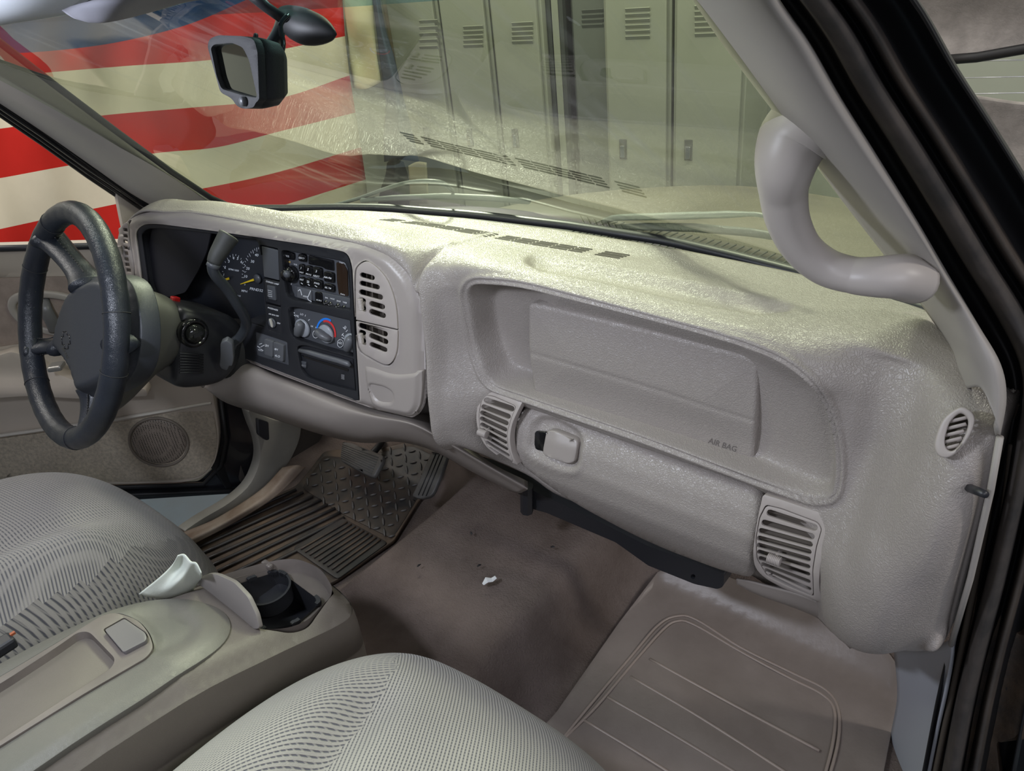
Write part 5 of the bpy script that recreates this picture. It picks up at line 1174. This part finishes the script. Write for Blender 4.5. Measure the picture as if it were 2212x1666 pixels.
# well: sloping tan walls, black liner, ring
W_ = [SCl(-.003)(*p) for p in WELL]; cW = np.mean(W_, 0)
secs = [W_, [cW+(p-cW)*.95-np.array([0, 0, .012]) for p in W_], [cW+(p-cW)*np.array([.93, .90, 1])-np.array([0, 0, .028]) for p in W_]]
mb = MB(); n = len(W_); mb.add([p for s in secs for p in s], [(i*n+j, i*n+(j+1) % n, (i+1)*n+(j+1) % n, (i+1)*n+j) for i in range(2) for j in range(n)]); mb.build('well_rim', M_TRAY, cn)
LIN = rpoly([(508, 1264), (545, 1252), (590, 1238), (612, 1240), (688, 1296), (690, 1304), (640, 1348), (566, 1362), (520, 1330)], 6, 3)
L_ = [SCl(-.022)(*p) for p in LIN]; mb = MB(); n = len(L_); B_ = [p-np.array([0, 0, .055]) for p in L_]
mb.add(L_+B_, [(i, (i+1) % n, (i+1) % n+n, i+n) for i in range(n)]+[tuple(range(n, 2*n))])
cwL = np.mean(L_, 0)
for i in range(0, n, 1): 
    p = L_[i]; mb.box(p+np.array([0, 0, .002]), .006, .005, .006)
mb.build('black_liner', M_BLACK, cn, smooth=False)
shell('well_floor', [np.mean(WELL, 0)+(p-np.mean(WELL, 0))*1.0 for p in WELL], [LIN], SCl(-.026), .002, M_TRAY, cn, 0, (0, 0, -1), bev=0)
c = SCl(-.060)(588, 1298); mb = MB(); mb.lathe(c-np.array([0, 0, .0]), (0, 0, 1), [(.028, 0), (.033, 0), (.0335, .024), (.0355, .028), (.032, .028), (.031, .004), (.001, .0035)], 32); sharp(mb.build('cup_ring', M_BLACK, cn), 35)
mb = MB(); mb.box(SCl(-.010)(578, 1221), .022, .010, .010); o = mb.build('catch', M_TRAY, cn, smooth=False); bevel(o, .003)
FL = rpoly([(428, 1262), (434, 1246), (452, 1239), (470, 1242), (505, 1258), (535, 1290), (553, 1328), (560, 1358), (550, 1360), (505, 1322), (450, 1278)], 8, 4)
a_, b_ = SCl(.002)(432, 1266), SCl(.002)(556, 1362); up_ = nrm(np.array([0, .35, 1.])); Sfl = plane(a_, np.cross(b_-a_, up_))
shell('flap', FL, [], Sfl, .006, mat('flap_plastic', (.18, .165, .155), .45, bump='noise', bscale=500, bstr=.2, bdist=.0004), cn, 0, None, bev=.002)
# lid with scoop and tray insert
LIDW = [(-.092, -1.0), (-.096, -.72), (-.093, -.62), (-.080, -.555), (-.05, -.515), (0, -.498), (.045, -.512), (.074, -.55), (.086, -.62), (.090, -.72), (.090, -1.0)]
LP = [np.array(proj((p[0], p[1], gC(p[0], p[1])+.006))) for p in cr([np.array(q) for q in LIDW], 5)]
TIN = rpoly([(-120, 1530), (0, 1462), (150, 1372), (222, 1328), (250, 1322), (300, 1338), (325, 1370), (333, 1400), (318, 1420), (180, 1500), (0, 1612), (-60, 1650), (-300, 1800)], [5, 40, 40, 20, 20, 20, 20, 16, 20, 40, 40, 5, 5], 4)
SCP = spoly([(285, 1322), (330, 1305), (385, 1308), (420, 1335), (425, 1360), (400, 1390), (350, 1410), (330, 1400), (335, 1375), (310, 1345)], 5)
def liddisp(P):
    return (1-sm(segdist(P, SCP), -22, 14))*.007+sm(segdist(P, LP), -26, 0)**2*.0045
lid = shell('armrest_lid', LP, [TIN], SCl(.007), .008, M_CON2, cn, 9, (0, 0, -1), bev=.0015, disp=liddisp)
PAN = rpoly([(-160, 1570), (0, 1478), (120, 1400), (168, 1366), (192, 1364), (250, 1424), (240, 1444), (100, 1535), (0, 1600), (-80, 1660), (-300, 1790)], [5, 40, 30, 12, 12, 14, 16, 30, 30, 5, 5], 4)
LB = rpoly([(222, 1360), (268, 1334), (318, 1368), (320, 1384), (266, 1412)], [5, 5, 18, 8, 5], 4)
tin = shell('tray_insert', [np.mean(TIN, 0)+(p-np.mean(TIN, 0))*.992 for p in TIN], [PAN, LB], SCl(.010), .004, M_TRAY, cn, 14, (0, 0, -1), bev=.0015)
A_ = [SCl(.010)(*p) for p in PAN]; cA = np.mean(A_, 0); B_ = [cA+(p-cA)*np.array([.93, .97, 1])-np.array([0, 0, .016]) for p in A_]
mb = MB(); n = len(A_); mb.add(A_+B_, [(i, (i+1) % n, (i+1) % n+n, i+n) for i in range(n)]+[tuple(range(n, 2*n))]); o = mb.build('tray_pan', mat('tray_pan', (.17, .147, .132), .5, var=.25, vscale=12, color2=(.11, .095, .085), bump='noise', bscale=60, bstr=.1, bdist=.002), tin); sharp(o, 30)
shell('latch_button', [np.mean(LB, 0)+(p-np.mean(LB, 0))*.93 for p in LB], [], SCl(.0155), .012, mat('latch_grey', (.13, .122, .125), .4), tin, 6, (0, 0, -1), bev=.002)
mb = MB(); mb.tube([SCl(.011-.014)(158, 1584-6), SCl(-.003)(162, 1580)], .002, 6)
# paper towel
pt = netmesh('paper_towel', [[(384, 1201, 'z', .475), (398, 1199, 'z', .475), (412, 1214, 'z', .472), (424, 1218, 'z', .47), (434, 1238, 'z', .46)],
                             [(372, 1222, 'z', .455), (388, 1226, 'z', .445), (400, 1236, 'z', .45), (415, 1240, 'z', .44), (434, 1252, 'z', .42)],
                             [(345, 1248, 'z', .445), (365, 1255, 'z', .435), (380, 1262, 'z', .435), (400, 1268, 'z', .415), (420, 1272, 'z', .39)],
                             [(300, 1284, 'z', .43), (320, 1290, 'z', .42), (350, 1296, 'z', .40), (380, 1300, 'z', .38), (410, 1300, 'z', .36)]], 6, 6, mat('towel_paper', (.60, .64, .57), .9, bump='noise', bscale=500, bstr=.4, bdist=.001), None, .0012)
tag(pt, 'torn white paper towel tucked between the driver seat and the console', 'paper towel')
sb_ = thing('seat_belt_buckle', 'black seat belt buckle between the driver seat and the console', 'buckle', PZz(20, 1400, .46))
mb = MB(); c = PZz(-14, 1408, .45); mb.box(c, .022, .05, .016); o = mb.build('housing', M_BLACK, sb_, smooth=False); bevel(o, .004)
mb = MB(); mb.box(c+np.array([.0, .026, .0075]), .004, .006, .003); o = mb.build('release_button', mat('dull_orange', (.30, .08, .03), .5), sb_, smooth=False)

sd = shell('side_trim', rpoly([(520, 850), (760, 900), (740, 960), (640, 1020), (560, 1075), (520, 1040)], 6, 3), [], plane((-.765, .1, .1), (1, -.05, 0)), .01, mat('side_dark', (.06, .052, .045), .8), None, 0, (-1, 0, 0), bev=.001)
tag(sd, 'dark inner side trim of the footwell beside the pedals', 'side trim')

# ================================================================== DRIVER DOOR, STANDING OPEN
nD = np.array([-.72874754, .68478246, 0.]); pD = np.array([-.76, -.085, .27])
def SDo(l): return plane(pD+nD*l, nD)
do = thing('driver_door', 'open driver door with tan trim panel, carpeted lower half and round speaker', 'door', pD)
M_DOOR = mat('door_plastic', (.50, .44, .365), .48, var=.06, vscale=6, bump='noise', bscale=500, bstr=.15, bdist=.0005)
M_CLOTH = mat('door_cloth', (.36, .29, .24), .95, var=.25, vscale=30, bump='noise', bscale=500, bstr=.5, bdist=.001)
M_DCARP = mat('door_carpet', (.64, .56, .43), .98, var=.5, vscale=150, color2=(.44, .385, .30), bump='noise', bscale=420, bstr=1, bdist=.004)
DO = rpoly([(-160, 542), (250, 530), (340, 535), (430, 700), (455, 810), (466, 880), (474, 950), (465, 1000), (440, 1030), (400, 1042), (255, 1046), (100, 1040), (-160, 1030)], [2, 4, 4, 20, 30, 30, 30, 30, 26, 20, 20, 20, 2], 4)
pan_ = shell('trim_panel', DO, [], SDo(0), .04, M_DOOR, do, 16, nD, bev=.004, disp=lambda P: .012*np.exp(-((P[:, 1]-(598-.03*P[:, 0]))/7)**2)-.010*sm(P[:, 1]-(760+.1*P[:, 0]), 0, 60)*(1-sm(P[:, 1]-850, 0, 60)))
mb = MB(); mb.tube([SDo(-.004)(-160, 541), SDo(-.004)(0, 537), SDo(-.004)(252, 530)], .007, 8); mb.build('belt_seal', M_BLACK, do)
shell('cloth_insert', rpoly([(-160, 606), (60, 600), (250, 598), (345, 640), (330, 700), (250, 742), (120, 748), (40, 742), (-160, 775)], [4, 20, 20, 30, 30, 40, 40, 20, 4], 5), [], SDo(-.003), .006, M_CLOTH, do, 14, nD, bev=.002)
low = shell('carpet_insert', rpoly([(-160, 972), (0, 948), (250, 914), (458, 878), (471, 950), (462, 998), (438, 1027), (400, 1038), (255, 1043), (-160, 1036)], [4, 20, 20, 10, 30, 30, 26, 20, 20, 4], 4), [], SDo(-.004), .008, M_DCARP, do, 12, nD, bev=.003, disp=lambda P: .003*np.sin(P[:, 0]/23)*np.sin(P[:, 1]/19))
mb = MB(); mb.tube([SDo(-.008)(*p) for p in [(-160, 966), (0, 941), (250, 906), (456, 870)]], .006, 10, flat=.6); mb.build('trim_bead', mat('bead_light', (.50, .47, .41), .4), do)
# speaker
def dots(name, c1, c2, sc):
    m = mat(name, c1, .6); nt = m.node_tree; N = nt.nodes; L = nt.links; v = N.new('ShaderNodeTexVoronoi'); v.inputs['Scale'].default_value = sc; v.inputs['Randomness'].default_value = .15
    tc = N.new('ShaderNodeTexCoord'); L.new(tc.outputs['Object'], v.inputs['Vector']); r = N.new('ShaderNodeValToRGB'); r.color_ramp.elements[0].position = .3; r.color_ramp.elements[1].position = .42
    r.color_ramp.elements[0].color = (*c2, 1); r.color_ramp.elements[1].color = (*c1, 1); L.new(v.outputs['Distance'], r.inputs[0]); L.new(r.outputs[0], N['Principled BSDF'].inputs['Base Color']); return m
shell('speaker_grille', ellipse((343, 955), 60, 47, 12, 36), [], SDo(-.008), .006, dots('speaker_mesh', (.21, .175, .14), (.03, .025, .02), 240), do, 10, nD, bev=.003, disp=lambda P: -.006*(1-((P[:, 0]-343)/60)**2-((P[:, 1]-955)/47)**2).clip(0, 1))
mb = MB(); mb.tube([SDo(-.006)(*p) for p in ellipse((343, 955), 64, 51, 12, 40)], .0035, 8, closed=True); mb.build('speaker_ring', mat('speaker_ring', (.17, .145, .115), .6), do)
# inside handle and bezel
HBZ = spoly([(14, 660), (24, 640), (60, 631), (120, 633), (170, 648), (200, 676), (195, 712), (160, 730), (100, 724), (50, 706), (24, 684)], 5)
HIN = [np.array([108, 680])+(p-np.array([108, 680]))*np.array([.80, .70]) for p in HBZ]
hb = shell('handle_bezel', HBZ, [HIN], SDo(-.012), .014, mat('bezel_warm', (.36, .33, .285), .4), do, 12, nD, bev=.004)
shell('handle_pocket', HIN, [], SDo(.001), .004, M_LOWER, hb, 0, nD, bev=0)
mb = MB(); mb.tube(cr([SDo(-.006)(92, 648), SDo(-.02)(98, 668), SDo(-.02)(112, 695), SDo(-.01)(120, 715)], 5), .013, 12, flat=.5); mb.build('inside_handle', mat('handle_grey', (.13, .13, .125), .35), hb)
arm = shell('armrest', rpoly([(-160, 800), (0, 768), (24, 759), (55, 770), (100, 800), (190, 826), (320, 832), (325, 846), (180, 852), (70, 845), (-160, 862)], [4, 16, 14, 14, 20, 30, 10, 8, 20, 30, 4], 5), [], SDo(-.03), .035, M_DOOR, do, 12, nD, bev=.008, disp=lambda P: -.02*sm(P[:, 1]-800, 0, 40))
mb = MB(); mb.box(SDo(-.06)(122, 792), .03, .03, .012, np.array([nD, nrm(np.cross(nD, [0, 0, 1.])), [0, 0, 1.]]).T); o = mb.build('window_switch', mat('switch_satin', (.4, .39, .36), .3, metal=.6), arm, smooth=False); bevel(o, .004)
# painted door edge and lower seal
shell('door_edge', rpoly([(-200, 1034), (230, 1048), (430, 1040), (468, 1004), (478, 950), (468, 870), (446, 780), (520, 820), (560, 900), (566, 960), (556, 1010), (546, 1064), (262, 1082), (-200, 1110)], 10, 3), [], SDo(.03), .03, mat('door_black_paint', (.012, .012, .015), .25, coat=.3), do, 0, nD, bev=.003)
mb = MB(); mb.tube([SDo(.02)(*p) for p in [(-60, 1062), (260, 1052), (440, 1046), (478, 1006), (488, 950), (476, 860)]], .006, 8); mb.tube([SDo(.02)(*p) for p in [(-60, 1082), (262, 1070), (545, 1058)]], .006, 8)
mb.build('door_seal', M_RUBD, do)
ps_ = shell('mirror_sail', rpoly([(250, 408), (262, 412), (322, 456), (298, 466), (276, 480), (268, 498), (262, 470)], 4, 3), [], plane((-.785, 0, 0), (1, .3, 0)), .012, M_DOOR, do, 0, (-1, 0, 0), bev=.002)
# hinge pillar, driver side
jb = shell('hinge_jamb', rpoly([(430, 800), (560, 860), (575, 960), (560, 1040), (500, 1070), (455, 1000)], 10, 3), [], plane((-.80, 0, 0), (1, 0, 0)), .02, M_RUBD, None, 0, (-1, 0, 0), bev=.002)
tag(jb, 'black hinge jamb between the driver door and the tan kick panel', 'door jamb')

# ================================================================== OUTSIDE THE CAB: HOOD, COWL, WIPERS
IT = 60
M_HOOD = mat('dusty_reflection_tan', (.19, .17, .12), .55, spec=.4, var=.3, vscale=3.5, color2=(.145, .13, .095), bump='noise', bscale=350, bstr=.3, bdist=.001)  # dust, plus the reflection on the hood put into the tan colour
HR_ = [(.335, .665), (.37, .68), (.6, .645), (.85, .585), (1.10, .515), (1.30, .445), (1.36, .40), (1.38, .32)]
net = [[np.array([x, y-.08*(abs(x)/.8)**2*(.4+y), z-.035*(abs(x)/.8)**3-.22*(max(0, -x)/.8)**1.5]) for x in (-.80, -.6, -.4, -.2, 0, .2, .4, .6, .80)] for y, z in HR_]
hd_ = netmesh('hood', net, 6, 4, M_HOOD, None, .006); tag(hd_, 'dusty hood of the truck beyond the windshield, its tan painted in as reflection', 'hood')
cw = thing('cowl', 'black ribbed cowl panel between the windshield foot and the hood', 'cowl', (0, .28, .68))
net = [[np.array([x, y-.10*(abs(x)/.7)**2.2, z-.12*(max(0, -x-.2)/.6)**1.5]) for x in np.linspace(-.72, .72, 9)] for y, z in ((.20, .70), (.25, .695), (.30, .69), (.36, .675))]
netmesh('cowl_panel', net, 4, 4, M_RUBD, cw, .004)
mb = MB()
for i in range(44):
    x = .08+i*.0135; y0 = .215-.10*(abs(x)/.7)**2.2; mb.tube([(x, y0+.015, .7035), (x+.006, y0+.12, .694)], .0012, 5)
mb.build('cowl_ribs', mat('cowl_rib', (.16, .165, .14), .6), cw)
def SWs(l): return ysurf(lambda x, z: wsy(x, z)+l, .2)
M_WIP = mat('wiper_grey', (.12, .14, .13), .45); M_WIPL = mat('wiper_arm_pale', (.33, .36, .33), .4)
wpd = thing('windshield_wiper', 'grey windshield wiper lying low in front of the steering side', 'wiper', SWs(.03)(950, 425))
mb = MB(); S_ = SWs(.02); mb.tube([S_(*p) for p in [(782, 433), (850, 428), (960, 424), (1060, 428), (1142, 436)]], [.007, .0085, .0085, .008, .006], 8, flat=.7); mb.build('blade', M_WIP, wpd)
mb = MB(); S_ = SWs(.04); mb.tube(cr([S_(*p) for p in [(700, 449), (770, 430), (850, 402), (900, 392), (950, 394), (978, 412)]], 4), .006, 8, flat=.6); mb.build('arm', M_WIP, wpd)
wpp = thing('windshield_wiper', 'pale windshield wiper resting in front of the passenger side', 'wiper', SWs(.03)(1500, 480))
mb = MB(); S_ = SWs(.02); mb.tube([S_(*p) for p in [(1300, 492), (1400, 490), (1500, 492), (1620, 502), (1745, 522)]], [.006, .009, .009, .008, .006], 8, flat=.7); mb.build('blade', M_WIP, wpp)
mb = MB(); S_ = SWs(.045); mb.tube(cr([S_(*p) for p in [(1292, 490), (1322, 472), (1420, 468), (1520, 465), (1590, 463), (1640, 464), (1690, 478)]], 4), [.005, .006, .007, .008, .009, .009, .009, .009, .009, .009, .009, .009, .008, .008, .008, .008, .007, .006, .005, .005, .005, .005, .005, .005, .005], 8, flat=.6); mb.build('arm', M_WIPL, wpp)

# ================================================================== GARAGE
def struct(o): o['kind'] = 'structure'; return o
fl_ = mesh('floor', [(-6, -3, -.6), (6, -3, -.6), (6, 7, -.6), (-6, 7, -.6)], [(0, 1, 2, 3)], mat('painted_concrete', (.10, .15, .19), .45, var=.25, vscale=2, color2=(.09, .115, .13))); struct(fl_)
# flag on the left wall
dF = np.array([.32, .947, 0.]); nF = nrm(np.array([-.947, .32, 0.])); pF = PYy(770, 200, 1.75)
wl = [pF+nF*.12+dF*a+np.array([0, 0, b]) for a, b in ((-5, -1.62), (2.2, -1.62), (2.2, 2.4), (-5, 2.4))]
zb = -.6
wl = [np.array([p[0], p[1], (zb if i < 2 else 3.2)]) for i, p in enumerate(wl)]
struct(mesh('wall_left', wl, [(0, 1, 2, 3)], mat('garage_wall', (.55, .54, .45), .8, var=.08, vscale=2)))
BL = [[(-100, -160), (0, -160), (300, -160), (600, -160), (738, -160)],
      [(-100, 118), (0, 116), (110, 110), (250, 92), (400, 55), (520, 5), (640, -50), (735, -80)],
      [(-100, 172), (0, 166), (110, 156), (280, 142), (450, 130), (600, 108), (745, 78)],
      [(-100, 290), (0, 278), (60, 270), (235, 248), (420, 232), (600, 213), (755, 163)],
      [(-100, 400), (0, 385), (165, 355), (345, 330), (470, 318), (600, 285), (768, 243)],
      [(-100, 515), (0, 495), (255, 440), (450, 405), (600, 372), (780, 318)],
      [(-100, 630), (0, 600), (300, 530), (500, 470), (600, 447), (790, 388)],
      [(-100, 740), (0, 710), (400, 600), (600, 540), (798, 460)]]
nc, nr = 90, 8; V = []; rows = 0
def polyat(L, x):
    a = np.array(cr([np.array(p, float) for p in L], 8)); return np.interp(x, a[:, 0], a[:, 1])
for b in range(len(BL)-1):
    for r in range(nr+(b == len(BL)-2)):
        t = r/nr
        for c in range(nc):
            f = c/(nc-1); x0 = -100+f*(BL[b][-1][0]+100); x1 = -100+f*(BL[b+1][-1][0]+100)
            y = polyat(BL[b], x0)*(1-t)+polyat(BL[b+1], x1)*t; x = x0*(1-t)+x1*t; g = (b+t)/7
            w = .012*math.sin(f*46+2*math.sin(g*5))+.014*math.sin(f*17+g*3)
            V.append(plane(pF+nF*w, nF)(x, y))
        rows += 1
fm = []
for i in range(rows-1):
    b = i//nr
    for c in range(nc-1): fm.append([2, 0, 1, 0, 1, 0, 1][b])
def cloth(name, c): return mat(name, c, .9, spec=.1, var=.12, vscale=3, bump='noise', bscale=250, bstr=.2, bdist=.001)
fg = mesh('flag', V, gridfaces(rows, nc), None, None, True, fm, [cloth('flag_red', (.62, .03, .022)), cloth('flag_white', (.80, .72, .55)), cloth('flag_blue', (.03, .06, .16))])
fg.modifiers.new('s', 'SOLIDIFY').thickness = .002
tag(fg, 'large red and white striped flag with blue canton hanging on the garage wall', 'flag')
# hem bindings between stripes
# front wall and lockers
dL = np.array([.983, .182, 0.]); nL = nrm(np.array([-.182, .983, 0.])); pL = PYy(1350, 310, 2.1)
wf = [pL+nL*.55+dL*a for a in (-3.2, 5)]
struct(mesh('wall_front', [(wf[0][0], wf[0][1], -.6), (wf[1][0], wf[1][1], -.6), (wf[1][0], wf[1][1], 3.2), (wf[0][0], wf[0][1], 3.2)], [(0, 1, 2, 3)], mat('front_wall', (.34, .36, .28), .8, var=.1, vscale=1.5)))
SL = plane(pL, nL)
def sx(px): return float((SL(px, 300)-pL)@dL)
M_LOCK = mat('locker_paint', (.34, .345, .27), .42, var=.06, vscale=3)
M_LOCKD = mat('gap_shade_latch_dark', (.06, .065, .055), .6)  # painted shade for the locker gap; also the dark latch plates
LRm = np.array([dL, nL, [0, 0, 1.]]).T
def locker(x0, x1, dep, label, latch, vent_, m=M_LOCK):
    s0, s1 = sx(x0), sx(x1); w = s1-s0; c = pL+dL*(s0+s1)/2; zc_ = .32; hgt = 1.84
    t = thing('locker', label, 'locker', (c[0], c[1], -.6), 'steel lockers along the front wall')
    c = np.array([c[0], c[1], zc_]); mb = MB(); mb.box(c+nL*(dep+.22), w-.004, .42, hgt, LRm); o = mb.build('cabinet', m, t, smooth=False); bevel(o, .004)
    mb = MB(); mb.box(c+nL*(dep-.002), w-.035, .018, hgt-.06, LRm); d = mb.build('door', m, t, smooth=False); bevel(d, .003)
    if latch:
        p = SL(latch[0], latch[1])+nL*(dep-.012); mb = MB(); mb.box(p, .034, .006, .085, LRm); o = mb.build('latch_plate', M_LOCKD, d, smooth=False); bevel(o, .003)
        mb = MB(); mb.box(p-nL*.008+np.array([0, 0, -.008]), .020, .010, .05, LRm); o = mb.build('latch', M_CHROME, d, smooth=False); bevel(o, .002)
    if vent_:
        for k in range(vent_[2]):
            p = SL(vent_[0], vent_[1]+k*vent_[3])+nL*(dep-.014); mb = MB(); R2 = LRm@np.array([[1, 0, 0], [0, math.cos(.6), -math.sin(.6)], [0, math.sin(.6), math.cos(.6)]]); mb.box(p, min(.10, w*.5), .004, .016, R2); mb.build('vent_slat', m, d, smooth=False)
    return t
locker(878, 982, 0, 'grey green steel locker leftmost in the row', (925, 292), (930, 45, 5, 14))
locker(983, 1083, 0, 'grey green steel locker second from the left behind the windshield', (1018, 296), (1026, 58, 5, 10))
locker(1084, 1188, 0, 'grey green steel locker left of the dark gap between the locker units', (1116, 297), (1132, 50, 5, 10))
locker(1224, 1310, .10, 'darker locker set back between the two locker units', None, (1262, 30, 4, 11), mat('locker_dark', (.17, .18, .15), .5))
locker(1314, 1452, -.02, 'grey green steel locker right of the recessed one with bright latch', (1352, 318), (1384, 18, 6, 12))
locker(1455, 1608, -.02, 'grey green steel locker rightmost in the row beside the pillar', (1492, 320), (1535, 12, 6, 12))
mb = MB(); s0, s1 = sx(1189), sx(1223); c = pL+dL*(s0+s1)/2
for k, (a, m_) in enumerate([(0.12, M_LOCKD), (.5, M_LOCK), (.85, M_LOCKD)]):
    q_ = pL+dL*(s0+(s1-s0)*a); mb = MB(); mb.box((q_[0]+nL[0]*.06, q_[1]+nL[1]*.06, .32), .018 if k != 1 else .03, .03, 1.84, LRm); o = mb.build('gap_strip', m_, None, smooth=False)  # the two dark strips are the gap's shadow put in as solid shapes
    tag(o, ['dark painted shadow strip left in the gap between lockers', 'pale steel channel centered in the gap between lockers', 'dark painted shadow strip right in the gap between lockers'][k], 'steel channel')
# cloth, strap and bags hanging in the corner
Sq_ = PYy
def hang(name, net, m, label, cat, y0):
    o = netmesh(name, [[PYy(p[0], p[1], y0+(p[2] if len(p) > 2 else 0)) for p in r] for r in net], 6, 6, m, None, .006); tag(o, label, cat); return o
hang('hanging_cloth', [[(738, -40), (765, -40, .03), (800, -40)], [(745, 40), (770, 50, -.03), (806, 45)], [(754, 120), (780, 125, .03), (812, 120)], [(762, 190), (790, 192, -.02), (822, 178)]], cloth('cream_cloth', (.72, .66, .42)), 'cream cloth hanging in the corner right of the flag', 'cloth', 1.75)
hang('hanging_coat', [[(800, -40), (806, -40, -.03), (814, -40)], [(812, 60), (822, 60, -.04), (832, 58)], [(822, 140), (838, 130, -.05), (852, 125)], [(832, 220), (855, 200, -.06), (872, 210)], [(828, 300), (862, 290, -.07), (896, 305)], [(830, 350), (862, 345, -.05), (905, 350)]], cloth('blue_grey_cloth', (.10, .12, .15)), 'blue grey coat hanging in the corner beside the lockers', 'coat', 1.75)
hang('cardboard_sheet', [[(815, -40), (850, -40), (885, -40)], [(840, 80), (858, 80), (885, 80)], [(862, 200), (870, 200), (888, 200)]], mat('tan_board', (.42, .36, .24), .8), 'tan board leaning behind the hanging coat', 'board', 1.95)
hang('dark_bag', [[(836, 352), (850, 342, -.08), (872, 350)], [(832, 380), (855, 380, -.12), (882, 382)], [(822, 410), (850, 412, -.10), (885, 412)], [(815, 450), (850, 452, -.04), (885, 450)]], cloth('black_cloth', (.03, .03, .028)), 'black bag on the shelf below the hanging coat', 'bag', 1.6)
hang('cream_box', [[(882, 358), (900, 350), (920, 352)], [(884, 385), (902, 388), (922, 390)], [(886, 440), (905, 440), (925, 440)]], mat('cream_card', (.60, .55, .36), .8), 'cream box beside the black bag in the corner', 'box', 1.7)

# ---- other vehicle's raised liftgate seen past the right pillar, ribbed metal wall behind it
lg = thing('liftgate', 'raised grey liftgate of another vehicle at the upper right', 'liftgate', PYy(2150, 200, 1.5))
M_LG = mat('liftgate_trim', (.30, .275, .255), .9, var=.3, vscale=20, bump='noise', bscale=150, bstr=.5, bdist=.003)
S_ = lambda a, b: PYy(a, b, 1.5)
shell('upper_panel', rpoly([(1940, -60), (2330, -60), (2330, 100), (2212, 108), (2110, 122), (2040, 128), (2000, 60)], 10, 3), [], S_, .03, M_LG, lg, 14, (0, 1, 0), bev=.004, disp=lambda P: .02*np.sin(P[:, 1]/40))
mb = MB(); mb.tube([PYy(2035, 130, 1.49), PYy(2110, 124, 1.49), PYy(2212, 106, 1.49), PYy(2330, 85, 1.49)], .012, 8); mb.build('glass_edge', M_RUBD, lg)
for k, y_ in enumerate((131, 167, 202)):
    mb = MB(); mb.tube([PYy(2040, y_+2, 1.51), PYy(2330, y_-4, 1.51)], .0016, 5); mb.build('heater_wire', mat('wire_bright', (.75, .77, .78), .3, metal=.5), lg)
shell('lower_panel', rpoly([(2070, 205), (2100, 212), (2180, 226), (2230, 231), (2330, 236), (2330, 424), (2150, 424), (2100, 330)], 10, 3), [rpoly([(2184, 378+k*6), (2330, 378+k*6), (2330, 380.5+k*6), (2184, 380.5+k*6)], 1, 2) for k in range(4)], S_, .03, M_LG, lg, 14, (0, 1, 0), bev=.003, disp=lambda P: .03*np.sin((P[:, 1]-200)/70))
shell('sill_panel', rpoly([(2140, 428), (2330, 428), (2330, 520), (2170, 520)], 3, 2), [], S_, .03, mat('sill_grey', (.13, .125, .12), .7), lg, 0, (0, 1, 0), bev=.003)
# ribbed wall
V = []; xs = np.linspace(.6, 4.2, 361)
for x in xs:
    ph = (x/.16) % 1; d = .02*(sm(ph, .1, .2)-sm(ph, .55, .65))
    for z in (-.6, 3.2): V.append((x, 3.3-d, z))
struct(mesh('wall_right', V, [(2*i, 2*i+2, 2*i+3, 2*i+1) for i in range(len(xs)-1)], mat('ribbed_metal', (.55, .53, .5), .35, metal=.3), None, False))
import numpy as np, math
W,H=2212,1666
def R(az,pitch,roll):
    # az left of +y(deg), pitch down, roll: camera rolled
    a,p,r=map(math.radians,(az,pitch,roll))
    f=np.array([-math.sin(a)*math.cos(p),math.cos(a)*math.cos(p),-math.sin(p)])
    right=np.array([math.cos(a),math.sin(a),0]); up=np.cross(right,f)
    # rotate image: right'=cos r*right + sin r*up
    R2=math.cos(r)*right+math.sin(r)*up; U2=-math.sin(r)*right+math.cos(r)*up
    return R2,U2,f
F=1664
def ray(px,py,A): 
    r,u,f=A; return f*F+r*(px-W/2)-u*(py-H/2)
def proj(v,A,C=None):
    r,u,f=A; d=np.array(v,float)-(C if C is not None else 0)
    z=d@f; return W/2+F*(d@r)/z, H/2-F*(d@u)/z
A=R(41.9,30.8,-6.5)
C=np.array([.82,-.78,1.16])
def U(px,py,x=None,y=None,z=None):
    r=ray(px,py,A)
    for i,v in enumerate((x,y,z)):
        if v is not None: return C+r*(v-C[i])/r[i]
def P(*v): return tuple(round(float(t)) for t in proj(v,A,C))
